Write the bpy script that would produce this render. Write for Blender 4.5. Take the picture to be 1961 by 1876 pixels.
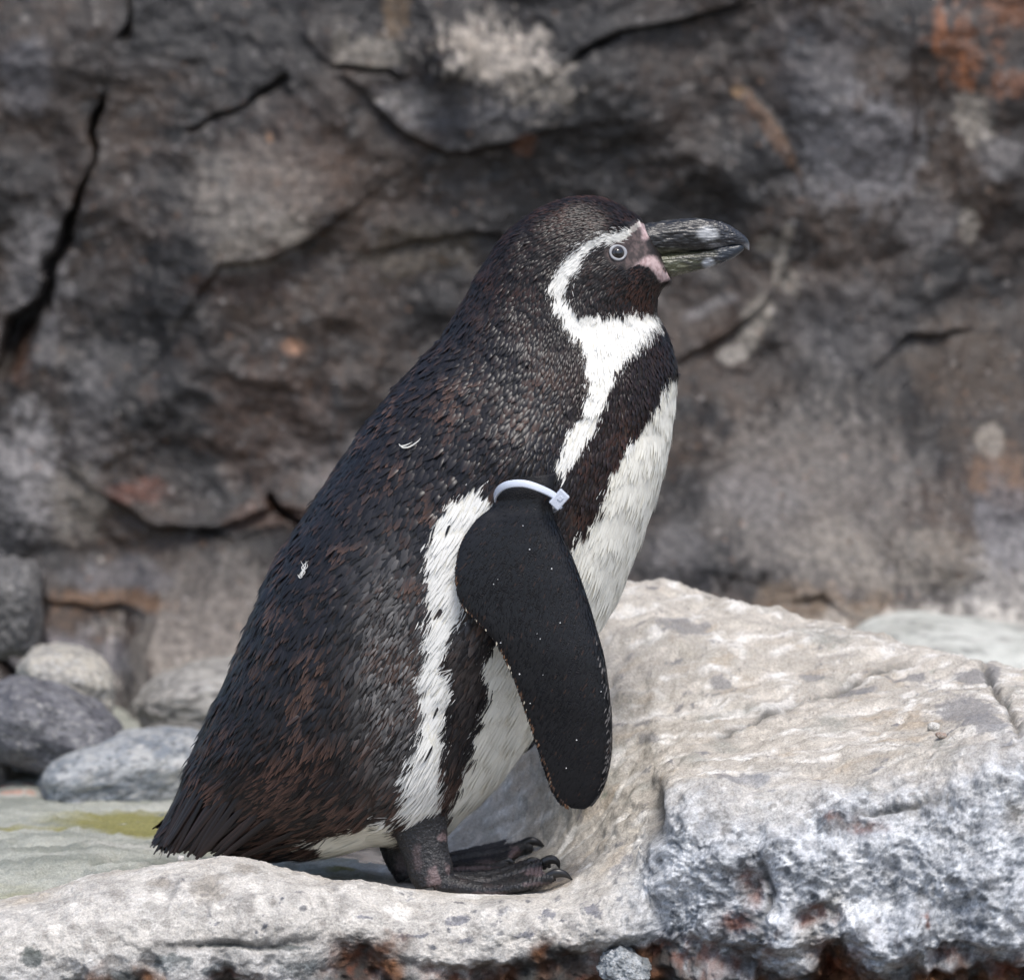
import bpy, bmesh, math, random
import numpy as np
from mathutils import Vector
random.seed(7); rng = np.random.default_rng(7)
scene = bpy.context.scene
for o in list(bpy.data.objects): bpy.data.objects.remove(o)

# ------------------------------------------------------------------ camera
PITCH = math.radians(8.0); DIST = 5.0; WIDTH = 0.8334
TARGET = np.array([0.0, 0.0, 0.34])
FWD = np.array([0, math.cos(PITCH), -math.sin(PITCH)])
UPV = np.array([0, math.sin(PITCH), math.cos(PITCH)])
CAM = TARGET - DIST*FWD
cd = bpy.data.cameras.new('camera'); cam = bpy.data.objects.new('camera', cd)
scene.collection.objects.link(cam); scene.camera = cam
cam.location = CAM; cam.rotation_euler = (math.pi/2 - PITCH, 0, 0)
cd.sensor_width = 36; cd.lens = 36*DIST/WIDTH; cd.clip_end = 500; cd.clip_start = 0.1
cd.dof.use_dof = True; cd.dof.focus_distance = DIST - 0.07; cd.dof.aperture_fstop = 5.6; cd.dof.aperture_blades = 9

# ------------------------------------------------------------------ world, sun, exposure
SUN_EL, SUN_AZ = math.radians(66), math.radians(160)      # azimuth measured from +Y towards +X
wd = bpy.data.worlds.new('World'); scene.world = wd; wd.use_nodes = True
nt = wd.node_tree; nt.nodes.clear()
sky = nt.nodes.new('ShaderNodeTexSky'); sky.sky_type = 'NISHITA'; sky.sun_disc = False
sky.sun_elevation = SUN_EL; sky.sun_rotation = SUN_AZ; sky.air_density = 1.0; sky.dust_density = 3.0; sky.ozone_density = 1.0
bg = nt.nodes.new('ShaderNodeBackground'); bg.inputs[1].default_value = 0.125
wo = nt.nodes.new('ShaderNodeOutputWorld'); nt.links.new(sky.outputs[0], bg.inputs[0]); nt.links.new(bg.outputs[0], wo.inputs[0])
sl = bpy.data.lights.new('sun', 'SUN'); sun = bpy.data.objects.new('sun', sl); scene.collection.objects.link(sun)
sl.energy = 1.5; sl.angle = math.radians(18); sl.color = (1.0, 0.975, 0.94)
sd = Vector((math.sin(SUN_AZ)*math.cos(SUN_EL), math.cos(SUN_AZ)*math.cos(SUN_EL), math.sin(SUN_EL)))
sun.rotation_euler = sd.to_track_quat('Z', 'Y').to_euler(); sun.location = sd*8
vs = scene.view_settings; vs.view_transform = 'Standard'; vs.look = 'None'; vs.gamma = 1; vs.exposure = 0.88; vs.use_curve_mapping = False

# ------------------------------------------------------------------ coordinates: photo position + real depth -> world
PX = WIDTH/1961.0            # metres per unit of the photograph (1961 wide) at the bird
K = PX/DIST
def at(px, py, Y):
    px = np.asarray(px, float); py = np.asarray(py, float); Y = np.asarray(Y, float)
    a = (px-980.5)*K; b = (938.0-py)*K
    d1 = FWD[1]+b*UPV[1]; d2 = FWD[2]+b*UPV[2]
    t = (Y-CAM[1])/d1
    return np.stack(np.broadcast_arrays(CAM[0]+a*t, Y, CAM[2]+d2*t), -1)
def proj(P):
    v = P-CAM; z = v@FWD
    return 980.5+v[..., 0]/z/K, 938.0-(v@UPV)/z/K

# ------------------------------------------------------------------ noise
_r = np.random.RandomState(3); _perm = _r.permutation(256); _perm = np.concatenate([_perm]*3).astype(np.int32)
_g = _r.normal(size=(256, 3)); _g /= np.linalg.norm(_g, axis=1)[:, None]
_g32 = _g.astype(np.float32)
def perlin(p):
    p = np.asarray(p, np.float32); i = np.floor(p); f = p-i; i = i.astype(np.int32) & 255
    u = f*f*f*(f*(f*6-15)+10); fx, fy, fz = f[:, 0], f[:, 1], f[:, 2]; res = []
    X = [_perm[i[:, 0]], _perm[i[:, 0]+1]]
    gx, gy, gz = _g32[:, 0], _g32[:, 1], _g32[:, 2]; ux, uy, uz = u[:, 0], u[:, 1], u[:, 2]
    for dx in (0, 1):
        ry = []
        for dy in (0, 1):
            h0 = _perm[X[dx]+i[:, 1]+dy]+i[:, 2]; rz = []
            for dz in (0, 1):
                h = _perm[h0+dz]; rz.append((fx-dx)*gx[h]+(fy-dy)*gy[h]+(fz-dz)*gz[h])
            ry.append(rz[0]+uz*(rz[1]-rz[0]))
        res.append(ry[0]+uy*(ry[1]-ry[0]))
    return (res[0]+ux*(res[1]-res[0]))*1.5
def fbm(p, sc, octv=4, gain=.5, off=0.0, ridged=False):
    o = 0; a = 1; n = 0; q = p*sc+off+17.3
    for k in range(octv):
        v = perlin(q)
        if ridged: v = 1-2*np.abs(v)
        o = o+a*v; n += a; a *= gain; q = q*2.03+11.7
    return o/n
_cell = _r.rand(256, 3)
def worley(p, sc, off=0.0):
    q = p*sc+off+5.1; i = np.floor(q).astype(np.int64); f = q-i
    d1 = np.full(len(p), 9.); d2 = np.full(len(p), 9.); cid = np.zeros(len(p), int)
    for dx in (-1, 0, 1):
        for dy in (-1, 0, 1):
            for dz in (-1, 0, 1):
                h = _perm[_perm[_perm[(i[:, 0]+dx) & 255]+((i[:, 1]+dy) & 255)]+((i[:, 2]+dz) & 255)]
                d = np.linalg.norm(np.array([dx, dy, dz])+_cell[h]-f, axis=1)
                m = d < d1; d2 = np.where(m, d1, np.minimum(d2, d)); cid = np.where(m, h, cid); d1 = np.where(m, d, d1)
    return d1, d2, cid/255.0
def sst(a, b, x):
    t = np.clip((x-a)/(b-a), 0, 1); return t*t*(3-2*t)
def mix(a, b, t):
    t = np.asarray(t)[..., None]; return np.asarray(a)*(1-t)+np.asarray(b)*t
def inpoly(x, y, poly):
    c = np.zeros(x.shape, bool); n = len(poly)
    for k in range(n):
        x1, y1 = poly[k]; x2, y2 = poly[(k+1) % n]
        if y1 == y2: continue
        c ^= ((y1 > y) != (y2 > y)) & (x < (x2-x1)*(y-y1)/(y2-y1)+x1)
    return c
def segdist(x, y, pts):
    """distance to a polyline, position along it (0..1) and the side (sign)"""
    best = np.full(x.shape, 1e9); tt = np.zeros(x.shape); sd_ = np.zeros(x.shape); n = len(pts)-1
    for k in range(n):
        ax, ay = pts[k]; bx, by = pts[k+1]; vx, vy = bx-ax, by-ay
        t = np.clip(((x-ax)*vx+(y-ay)*vy)/(vx*vx+vy*vy), 0, 1)
        d = np.hypot(x-ax-t*vx, y-ay-t*vy); m = d < best
        best = np.where(m, d, best); tt = np.where(m, (k+t)/n, tt)
        sd_ = np.where(m, np.sign(vx*(y-ay)-vy*(x-ax)), sd_)
    return best, tt, sd_
def crom(A, u):
    """Catmull-Rom through rows of A (n,...) at float positions u"""
    A = np.asarray(A, float); n = len(A); i = np.clip(np.floor(u).astype(int), 0, n-2); f = u-i
    g = lambda k: A[np.clip(k, 0, n-1)]
    p0, p1, p2, p3 = g(i-1), g(i), g(i+1), g(i+2)
    p0 = np.where((i == 0).reshape((-1,)+(1,)*(A.ndim-1)), 2*p1-p2, p0)
    p3 = np.where((i == n-2).reshape((-1,)+(1,)*(A.ndim-1)), 2*p2-p1, p3)
    f = f.reshape((-1,)+(1,)*(A.ndim-1))
    return .5*(2*p1+(p2-p0)*f+(2*p0-5*p1+4*p2-p3)*f**2+(3*p1-p0-3*p2+p3)*f**3)

# ------------------------------------------------------------------ meshes
def mesh_np(name, V, F, col=None, smooth=True):
    """V (n,3); F (m,k) all the same k; col (n,3)"""
    V = np.ascontiguousarray(V, np.float32); F = np.ascontiguousarray(F, np.int32)
    me = bpy.data.meshes.new(name); k = F.shape[1]
    me.vertices.add(len(V)); me.vertices.foreach_set('co', V.ravel())
    me.loops.add(F.size); me.loops.foreach_set('vertex_index', F.ravel())
    me.polygons.add(len(F)); me.polygons.foreach_set('loop_start', np.arange(0, F.size, k, dtype=np.int32))
    me.polygons.foreach_set('use_smooth', np.full(len(F), smooth))
    me.update(calc_edges=True); me.validate()
    if col is not None: set_col(me, col)
    return me
def set_col(me, col):
    at_ = me.color_attributes.new('Col', 'FLOAT_COLOR', 'POINT')
    c = np.ones((len(me.vertices), 4), np.float32); c[:, :3] = col
    at_.data.foreach_set('color', c.ravel())
def verts(me):
    a = np.empty(len(me.vertices)*3, np.float32); me.vertices.foreach_get('co', a); return a.reshape(-1, 3).astype(float)
def obj(name, me, mat, parent=None, **props):
    o = bpy.data.objects.new(name, me); scene.collection.objects.link(o)
    if mat is not None and me is not None: me.materials.append(mat)
    if parent is not None: o.parent = parent
    for k, v in props.items(): o[k] = v
    return o
def gridF(nu, nv, wrap=False):
    i = np.arange(nu-1)[:, None]; j = np.arange(nv if wrap else nv-1)[None]
    j2 = (j+1) % nv
    return np.stack([i*nv+j, i*nv+j2, (i+1)*nv+j2, (i+1)*nv+j], -1).reshape(-1, 4)
def gridnormals(P):
    N = np.cross(np.gradient(P, axis=0), np.gradient(P, axis=1)); return N/(np.linalg.norm(N, axis=-1, keepdims=True)+1e-12)

# ------------------------------------------------------------------ materials
def rock_mat(name, rough=.55, b1=180, d1=.002, b2=900, d2=.0006, var=.35, spec=.5, wet=0.0):
    m = bpy.data.materials.new(name); m.use_nodes = True; t = m.node_tree; N = t.nodes; L = t.links
    p = N['Principled BSDF']; a = N.new('ShaderNodeAttribute'); a.attribute_name = 'Col'
    tc = N.new('ShaderNodeTexCoord')
    def noise(s, det=6, ro=.6):
        n = N.new('ShaderNodeTexNoise'); n.inputs['Scale'].default_value = s; n.inputs['Detail'].default_value = det
        n.inputs['Roughness'].default_value = ro; L.new(tc.outputs['Object'], n.inputs['Vector']); return n
    n1 = noise(b1); n2 = noise(b2, 4, .7)
    mr = N.new('ShaderNodeMapRange'); mr.inputs[1].default_value = .3; mr.inputs[2].default_value = .7
    mr.inputs[3].default_value = 1-var; mr.inputs[4].default_value = 1+var; L.new(n2.outputs['Fac'], mr.inputs[0])
    mx = N.new('ShaderNodeVectorMath'); mx.operation = 'SCALE'; L.new(a.outputs['Color'], mx.inputs[0]); L.new(mr.outputs[0], mx.inputs['Scale'])
    L.new(mx.outputs[0], p.inputs['Base Color'])
    r = N.new('ShaderNodeMapRange'); r.inputs[1].default_value = .35; r.inputs[2].default_value = .65
    r.inputs[3].default_value = max(.05, rough-.2); r.inputs[4].default_value = min(1, rough+.2); L.new(n1.outputs['Fac'], r.inputs[0]); L.new(r.outputs[0], p.inputs['Roughness'])
    p.inputs['Specular IOR Level'].default_value = spec
    bA = N.new('ShaderNodeBump'); bA.inputs['Distance'].default_value = d1; bA.inputs['Strength'].default_value = 1; L.new(n1.outputs['Fac'], bA.inputs['Height'])
    bB = N.new('ShaderNodeBump'); bB.inputs['Distance'].default_value = d2; bB.inputs['Strength'].default_value = 1; L.new(n2.outputs['Fac'], bB.inputs['Height'])
    L.new(bA.outputs[0], bB.inputs['Normal']); L.new(bB.outputs[0], p.inputs['Normal'])
    if wet: p.inputs['Coat Weight'].default_value = wet; p.inputs['Coat Roughness'].default_value = .12
    return m
def col_mat(name, r_dark=.45, r_light=.7, spec=.5, bump=None, sheen=0.0, streak=None):
    """colour attribute; roughness follows how dark the plumage is"""
    m = bpy.data.materials.new(name); m.use_nodes = True; t = m.node_tree; N = t.nodes; L = t.links
    p = N['Principled BSDF']; a = N.new('ShaderNodeAttribute'); a.attribute_name = 'Col'; L.new(a.outputs['Color'], p.inputs['Base Color'])
    mr = N.new('ShaderNodeMapRange'); mr.inputs[1].default_value = .05; mr.inputs[2].default_value = .5
    mr.inputs[3].default_value = r_dark; mr.inputs[4].default_value = r_light
    L.new(a.outputs['Fac'], mr.inputs[0]); L.new(mr.outputs[0], p.inputs['Roughness'])
    p.inputs['Specular IOR Level'].default_value = spec
    if sheen: p.inputs['Sheen Weight'].default_value = sheen; p.inputs['Sheen Roughness'].default_value = .4
    if bump:
        tc = N.new('ShaderNodeTexCoord'); mp = N.new('ShaderNodeMapping'); L.new(tc.outputs['Object'], mp.inputs[0])
        if streak: mp.inputs['Rotation'].default_value = streak[0]; mp.inputs['Scale'].default_value = streak[1]
        n = N.new('ShaderNodeTexNoise'); n.inputs['Scale'].default_value = bump[0]; n.inputs['Detail'].default_value = 3; L.new(mp.outputs[0], n.inputs['Vector'])
        b = N.new('ShaderNodeBump'); b.inputs['Distance'].default_value = bump[1]; L.new(n.outputs['Fac'], b.inputs['Height']); L.new(b.outputs[0], p.inputs['Normal'])
    return m
def plain(name, c, rough=.4, spec=.5, **k):
    m = bpy.data.materials.new(name); m.use_nodes = True; p = m.node_tree.nodes['Principled BSDF']
    p.inputs['Base Color'].default_value = (*c, 1); p.inputs['Roughness'].default_value = rough; p.inputs['Specular IOR Level'].default_value = spec
    for n_, v in k.items(): p.inputs[n_.replace('_', ' ')].default_value = v
    return m
M_ledge = rock_mat('ledge_rock', .72, 150, .0014, 600, .0007, .36, .28)
M_cliff = rock_mat('cliff_rock', .42, 90, .003, 380, .0012, .5, .5)
M_stone = rock_mat('boulder_rock', .6, 90, .002, 500, .0008, .3, .45)

# ------------------------------------------------------------------ ground far below the ledge
gp = []
n = 41; xs = np.sign(np.linspace(-1, 1, n))*np.abs(np.linspace(-1, 1, n))**3*60
G = np.stack(np.meshgrid(xs, xs, indexing='ij')+[np.zeros((n, n))], -1).reshape(-1, 3)
G[:, 2] = -0.42+.03*perlin(G*3.1)
gc = mix((.10, .085, .07), (.2, .18, .155), sst(-.4, .4, fbm(G, 1.7, 4)))
obj('ground', mesh_np('ground', G, gridF(n, n)[:, ::-1], gc), M_ledge, kind='structure')

# ------------------------------------------------------------------ rock ledge: profile curves at stations across the picture
#        px      k1 recess       k2 foot of face  k3 face         k4 lip          k5 trough       k6              k7 crest        k8 behind
ST = {
 -700: [(-0.150, 2060), (-.20, 1930), (-.19, 1840), (-.11, 1790), (-.02, 1740), (.08, 1680), (.25, 1620), (.45, 1545)],
 0:    [(-0.160, 2060), (-.21, 1930), (-.19, 1800), (-.11, 1728), (-.035, 1726), (.06, 1650), (.25, 1584), (.45, 1526)],
 200:  [(-0.160, 2060), (-.21, 1930), (-.19, 1765), (-.11, 1677), (-.035, 1690), (.06, 1640), (.25, 1588), (.45, 1528)],
 430:  [(-0.155, 2060), (-.205, 1930), (-.185, 1745), (-.10, 1640), (-.03, 1694), (.08, 1668), (.25, 1595), (.45, 1530)],
 560:  [(-0.150, 2060), (-.20, 1930), (-.18, 1745), (-.11, 1662), (-.04, 1705), (.08, 1668), (.25, 1597), (.45, 1530)],
 640:  [(-0.140, 2060), (-.19, 1900), (-.17, 1752), (-.115, 1684), (-.05, 1708), (.08, 1668), (.25, 1598), (.45, 1530)],
 780:  [(-0.150, 2060), (-.20, 1930), (-.175, 1776), (-.12, 1703), (-.06, 1712), (.07, 1668), (.25, 1600), (.45, 1530)],
 900:  [(-0.150, 2060), (-.20, 1930), (-.175, 1785), (-.13, 1720), (-.07, 1713), (.07, 1652), (.26, 1480), (.45, 1400)],
 1040: [(-0.150, 2060), (-.20, 1915), (-.178, 1780), (-.13, 1724), (-.08, 1698), (.07, 1600), (.28, 1230), (.42, 1270)],
 1150: [(-0.155, 2060), (-.205, 1900), (-.185, 1752), (-.13, 1682), (-.06, 1612), (.09, 1410), (.28, 1140), (.42, 1190)],
 1245: [(-0.150, 2060), (-.20, 1880), (-.19, 1716), (-.13, 1622), (-.07, 1515), (.09, 1366), (.28, 1128), (.42, 1180)],
 1285: [(-0.165, 2060), (-.215, 1880), (-.20, 1690), (-.165, 1530), (-.08, 1478), (.09, 1358), (.28, 1130), (.42, 1180)],
 1500: [(-0.195, 2060), (-.245, 1915), (-.235, 1690), (-.19, 1530), (-.07, 1432), (.09, 1335), (.26, 1184), (.42, 1250)],
 1610: [(-0.190, 2060), (-.24, 1890), (-.235, 1690), (-.195, 1522), (-.07, 1415), (.085, 1332), (.24, 1206), (.41, 1280)],
 1750: [(-0.210, 2060), (-.26, 1930), (-.245, 1690), (-.20, 1485), (-.07, 1395), (.07, 1328), (.21, 1240), (.38, 1330)],
 1961: [(-0.215, 2060), (-.265, 1930), (-.25, 1660), (-.20, 1432), (-.06, 1375), (.05, 1322), (.16, 1279), (.33, 1370)],
 2700: [(-0.210, 2060), (-.26, 1930), (-.25, 1690), (-.20, 1500), (-.06, 1440), (.05, 1400), (.16, 1360), (.33, 1440)],
}
pxs = np.array(sorted(ST), float)
CP = []
for px in pxs:
    r = [at(px, 2350, .05)]+[at(px, py, Y) for Y, py in ST[int(px)]]+[at(px, 1370 if px < 1000 else 1420, .95)]
    r[0][2] = -.43
    CP.append(r)
CP = np.array(CP)                                            # station, k, xyz
NU, NV = 860, 560
uu = np.concatenate([np.linspace(-700, -25, 60, endpoint=False), np.linspace(-25, 1990, NU-110, endpoint=False), np.linspace(1990, 2700, 50)])
ui = np.interp(uu, pxs, np.arange(len(pxs)))
# smooth the station parameter a little
C1 = np.zeros((NU,)+CP.shape[1:])
for k in range(CP.shape[1]):
    for c in range(3):
        # monotone-ish: blend of linear and catmull-rom in true px
        lin = np.interp(uu, pxs, CP[:, k, c]); cr = crom(CP[:, k, c], ui)
        C1[:, k, c] = .35*lin+.65*cr
vdens = np.array([10, 60, 90, 90, 80, 60, 60, 60, 30, 20]); vdens = vdens*(NV-1)/vdens.sum()
kk = np.interp(np.arange(NV), np.concatenate([[0], np.cumsum(vdens)]), np.arange(len(vdens)+1))
LG = np.swapaxes(crom(np.swapaxes(C1, 0, 1), kk), 0, 1)      # (NU,NV,3)
N0 = gridnormals(LG); N0 *= np.sign(N0[NU//2, NV//2, 2])
P = LG.reshape(-1, 3); Nn = N0.reshape(-1, 3); kv = np.tile(kk, NU); ppx, ppy = proj(P)
front = 1-sst(3.3, 4.45, kv+.7*fbm(P, 16, 5, .6, off=6))     # front face weight
rightf = sst(1120, 1300, ppx)
foot = np.exp(-(((ppx-930)/170)**2+((ppy-1690)/40)**2))      # keep the standing place smooth
fm = np.where(kv < 4.8)[0]; Pm = P[fm]
def sub(v):
    o = np.zeros(len(P)); o[fm] = v; return o
wq = Pm+.016*np.stack([fbm(Pm, 30, 3, off=3), fbm(Pm, 30, 3, off=9), fbm(Pm, 30, 3, off=5)], -1)
w1d, w2d, wid = worley(wq, 20)
disp = .010*fbm(P, 9, 3)*(1-.7*foot)*(.5+.5*sst(500, 900, ppx))
rf = .22+.78*rightf
disp += front*rf*sub(.030*fbm(Pm, 16, 5, .5, off=2)+.016*(wid-.5)*sst(0, .5, w2d-w1d)+.008*fbm(Pm, 48, 4, .6, ridged=True, off=14))
disp += front*(1-rf)*sub(.009*fbm(Pm, 14, 4, off=2)+.005*fbm(Pm, 45, 5, .6, off=14))
ca_, sa_ = math.cos(.42), math.sin(.42); tl = sst(1000, 1200, ppx)
PR = np.stack([P[:, 0]*ca_+P[:, 2]*sa_, P[:, 1], -P[:, 0]*sa_+P[:, 2]*ca_], -1); swx = (P*(1-tl[:, None])+PR*tl[:, None])*np.array([.5, 1.0, 1.5]); swx = swx+.016*np.stack([fbm(P, 18, 2), fbm(P, 18, 2, off=4), fbm(P, 18, 2, off=8)], -1)
swirl = fbm(swx, 26, 4, off=6)                                # flowing layers
lay = fbm(swx, 55, 4, .6, off=1, ridged=True)
lump = fbm(P*np.array([.8, 1, 1]), 34, 4, .55, off=77)
fold = fbm(swx, 34, 3, .5, off=88, ridged=True); fine = fbm(P, 120, 4, .65, off=3)
disp += (1-front)*(1-.85*foot)*(.004*swirl+.0016*lay+.008*lump*(.35+.65*sst(1050, 1200, ppx))+.0022*(fold-.4)*tl+.0022*fine)
disp += front*.0022*fbm(P, 170, 3, .65, off=3)
bas0 = sst(760, 660, ppx)*sst(4.6, 5.2, kv); disp += bas0*(.009*(fbm(P*np.array([.22, 1, 1])+.02*fbm(P, 12, 2)[:, None], 24, 3, .55, off=121, ridged=True)-.35)+.003*fbm(P, 60, 3, off=125))
# the chunky lumps and hollows of the face
hn = fbm(P, 75, 4, .65, off=93); pushy = np.zeros(len(P)); hollow = np.zeros(len(P))
jx0 = ppx+42*fbm(P, 34, 4, .6, off=52); jy0 = ppy+34*fbm(P, 34, 4, .6, off=57)
for a, b, ra, rb, h in [(1470, 1775, 62, 56, .022), (1715, 1800, 80, 54, .026), (1370, 1640, 80, 70, .014), (1590, 1650, 120, 60, .014), (1850, 1610, 110, 90, .016), (1180, 1765, 75, 45, .016), (1930, 1760, 70, 70, .016), (1000, 1770, 80, 40, .008),
                        (1300, 1560, 50, 40, .010), (1560, 1760, 60, 60, .012), (1900, 1480, 90, 36, .010)]:
    pushy += h*np.exp(-(np.abs((jx0-a)/ra)**3+np.abs((jy0-b)/rb)**3))*front
for a, b, ra, rb, h in [(1440, 1700, 24, 40, .016), (1560, 1745, 46, 18, .014), (1340, 1830, 95, 34, .034), (1600, 1830, 56, 40, .034), (1840, 1826, 56, 16, .026), (1410, 1760, 36, 30, .014), (685, 1848, 46, 38, .034), (890, 1872, 75, 24, .026), (1135, 1852, 64, 34, .034), (1440, 1830, 60, 30, .03), (1920, 1860, 40, 18, .02), (440, 1885, 60, 16, .015), (1640, 1580, 60, 12, .008)]:
    e = np.exp(-(np.abs((jx0-a)/ra)**2.5+np.abs((jy0-b)/rb)**2.5))*front; pushy -= .6*h*e; hollow = np.maximum(hollow, e*sst(-.45, .1, hn))
# cracks on the top of the right hump, and creases
CR = [([(1500, 1362), (1560, 1345), (1620, 1318), (1690, 1282), (1740, 1268)], 7, .008), ([(1885, 1272), (1900, 1320), (1935, 1360), (1955, 1420)], 7, .007),
      ([(1262, 1505), (1258, 1545), (1266, 1600)], 12, .008), ([(1380, 1415), (1450, 1380), (1500, 1362)], 6, .004), ([(1640, 1560), (1720, 1548), (1800, 1530)], 7, .005),
      ([(1450, 1640), (1480, 1700), (1450, 1760)], 10, .008), ([(300, 1815), (420, 1805), (520, 1812), (600, 1800)], 8, .006),
      ([(0, 1700), (120, 1672), (210, 1652), (280, 1648)], 10, .006)]
crack = np.zeros(len(P))
jx = ppx+9*fbm(P, 60, 3, off=2); jy = ppy+9*fbm(P, 60, 3, off=12)
for pts, w, dp in CR:
    d, t, s = segdist(jx, jy, pts); e = np.exp(-(d/w)**2)*np.sin(np.pi*np.clip(t*.9+.05, 0, 1))**.4*sst(-.2, .9, kv-1.5); disp -= dp*e; crack = np.maximum(crack, e)
LP = P+Nn*disp[:, None]; LP[:, 1] -= pushy
# recess below the face: brown hollow pushed back where it shows
hol = sst(.0, .5, fbm(P, 30, 3, off=7)+.18-np.abs(kv-1.9)*.35)*(1-sst(2.1, 2.7, kv))
LP[:, 1] += .03*hol
# colours
cream = mix((.56, .515, .45), (.43, .395, .34), sst(-.3, .35, swirl)); cream = mix(cream, (.31, .285, .25), sst(.2, .6, lay)*.5)
cream = mix(cream, (.68, .655, .61), sst(.0, .35, fbm(swx, 40, 5, .6, off=14)))
cream = mix(cream, (.36, .285, .20), sst(.08, .42, fbm(swx, 24, 5, .6, off=22))*.6)
cream = mix(cream, (.15, .15, .16), sst(.24, .42, fbm(swx, 70, 5, .62, off=31)+.25*fbm(P, 12, 2, off=33))*.8)
cream = mix(cream, (.22, .225, .20), sst(.1, .4, fbm(P, 16, 5, .6, off=41))*.6)
cream = mix(cream, (.09, .15, .115), sst(.42, .6, fbm(swx, 40, 4, off=47))*.6)
cream = mix(cream, (.24, .22, .195), sst(.05, -.35, fine)*.35); cream = mix(cream, (.17, .155, .14), sst(.25, .7, -fold+.3*fine)*tl*.6)
cream = mix(cream, (.12, .115, .11), sst(.36, .48, fbm(P, 190, 3, .6, off=49))*.7)
for a, b, ra, rb in [(1750, 1300, 26, 12), (1860, 1300, 40, 18), (1850, 1365, 60, 30), (1640, 1330, 40, 8), (1890, 1390, 50, 16), (1310, 1205, 50, 14), (1380, 1318, 22, 10), (1245, 1420, 20, 10), (1900, 1290, 16, 22), (1560, 1300, 30, 8), (1420, 1500, 60, 10)]:
    dd = np.hypot((ppx-a)/ra, (ppy-b)/rb); cream = mix(cream, (.19, .185, .185), .75*sst(-.1, .25, 1-dd+.9*fbm(P, 90, 4, .65, off=a*.01)))
fn = fbm(P, 120, 5, .7, off=3); fn2 = fbm(P, 30, 4, off=8); gr = fbm(P, 330, 3, .7, off=9)
blue = mix((.26, .28, .305), (.56, .575, .59), sst(-.35, .3, fn+.6*fn2)); blue = mix(blue, (.085, .10, .118), sst(.1, .35, fbm(P, 60, 5, .7, off=13)-.25*fn2)*.85); blue = mix(blue, (.30, .27, .22), sst(.2, .5, fbm(P, 13, 4, off=19))*.5)
blue = mix(blue, (.64, .66, .68), sst(.12, .4, gr)*.5); blue = mix(blue, (.07, .08, .09), sst(.15, .35, -gr)*.6)
pale = mix((.50, .475, .435), (.34, .325, .30), sst(-.1, .4, fbm(P, 40, 5, .6, off=17))); pale = mix(pale, (.11, .115, .13), sst(.24, .36, fbm(P, 75, 4, .6, off=23))*sst(-.15, .2, fbm(P, 20, 2, off=29)-.1+.35*np.exp(-((ppx-1000)/300)**2)))
pale = mix(pale, (.30, .26, .21), sst(.25, .5, fbm(P, 14, 4, off=27))*.5); pale = mix(pale, (.60, .59, .57), sst(.1, .4, gr)*.3); pale = mix(pale, (.22, .20, .18), sst(.1, .45, fbm(P, 110, 4, .65, off=97)+.3*fbm(P, 18, 2, off=98))*.5)
for a, b, ra, rb in [(400, 1700, 45, 32), (470, 1665, 30, 14), (300, 1690, 30, 8)]: pale = mix(pale, (.24, .215, .18), .7*sst(-.1, .5, 1-np.hypot((ppx-a)/ra, (ppy-b)/rb)+.8*fbm(P, 60, 4, .65, off=a*.01)))
for a, b, ra, rb in [(330, 1842, 60, 26), (430, 1862, 70, 22), (520, 1815, 90, 9), (590, 1850, 60, 24), (60, 1830, 34, 26), (420, 1808, 60, 6), (230, 1868, 60, 14)]: pale = mix(pale, (.055, .068, .062), .85*sst(.0, .3, .75-np.hypot((ppx-a)/ra, (ppy-b)/rb)+1.1*fbm(P, 70, 5, .7, off=a*.01)))
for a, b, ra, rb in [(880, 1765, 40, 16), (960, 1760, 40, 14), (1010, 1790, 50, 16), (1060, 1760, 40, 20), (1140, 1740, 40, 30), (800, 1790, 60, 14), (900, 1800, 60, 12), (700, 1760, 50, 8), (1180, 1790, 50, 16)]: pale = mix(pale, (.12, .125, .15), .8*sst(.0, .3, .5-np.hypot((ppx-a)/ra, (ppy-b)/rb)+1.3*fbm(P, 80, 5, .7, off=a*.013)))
pale = mix(pale, (.64, .62, .58), sst(.15, .4, fbm(swx, 60, 5, .65, off=103))*.6); pale = mix(pale, (.27, .26, .25), sst(.2, .45, fbm(swx, 90, 5, .65, off=107))*.5)
k1w, k2w, kid = worley(Pm*np.array([.8, 1, 1.2])+.004*np.stack([fbm(Pm, 90, 2), fbm(Pm, 90, 2, off=4), fbm(Pm, 90, 2, off=8)], -1), 95, 3.); fleck = sub(sst(.36, .22, k1w)*(kid > .72)); grain = sub(kid-.5)*sub(sst(.0, .25, k2w-k1w))
pale = pale*(1+.5*grain)[:, None]; blue = blue*(1+.8*grain)[:, None]; pale = mix(pale, (.10, .105, .12), fleck*.75*sst(-.2, .15, fbm(P, 13, 3, off=131))); blue = mix(blue, (.05, .06, .07), fleck*.7)
facec = mix(pale, blue, np.clip(rightf*1.05+sst(2.9, 2.2, kv)*.5-.08, 0, 1))
brown = mix((.060, .026, .013), (.16, .075, .035), sst(-.2, .4, fbm(P, 70, 4, off=5))); brown = mix(brown, (.035, .036, .034), sst(-.1, .25, fbm(P, 25, 3, off=15)))
col = mix(cream, facec, np.clip(front+.0, 0, 1))
rust = sst(.42, .56, fbm(P, 30, 4, off=55))*front*rightf*sst(1600, 1680, ppy)
col = mix(col, (.17, .05, .022), rust*.9)
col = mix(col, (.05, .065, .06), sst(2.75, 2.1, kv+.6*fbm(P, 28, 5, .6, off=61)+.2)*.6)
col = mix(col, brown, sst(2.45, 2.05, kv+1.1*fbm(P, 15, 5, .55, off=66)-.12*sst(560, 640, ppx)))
col = mix(col, mix((.05, .035, .028), (.15, .045, .02), sst(-.2, .3, fbm(P, 60, 3, off=91))), np.clip(hollow*1.1, 0, 1)*.75)
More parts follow.
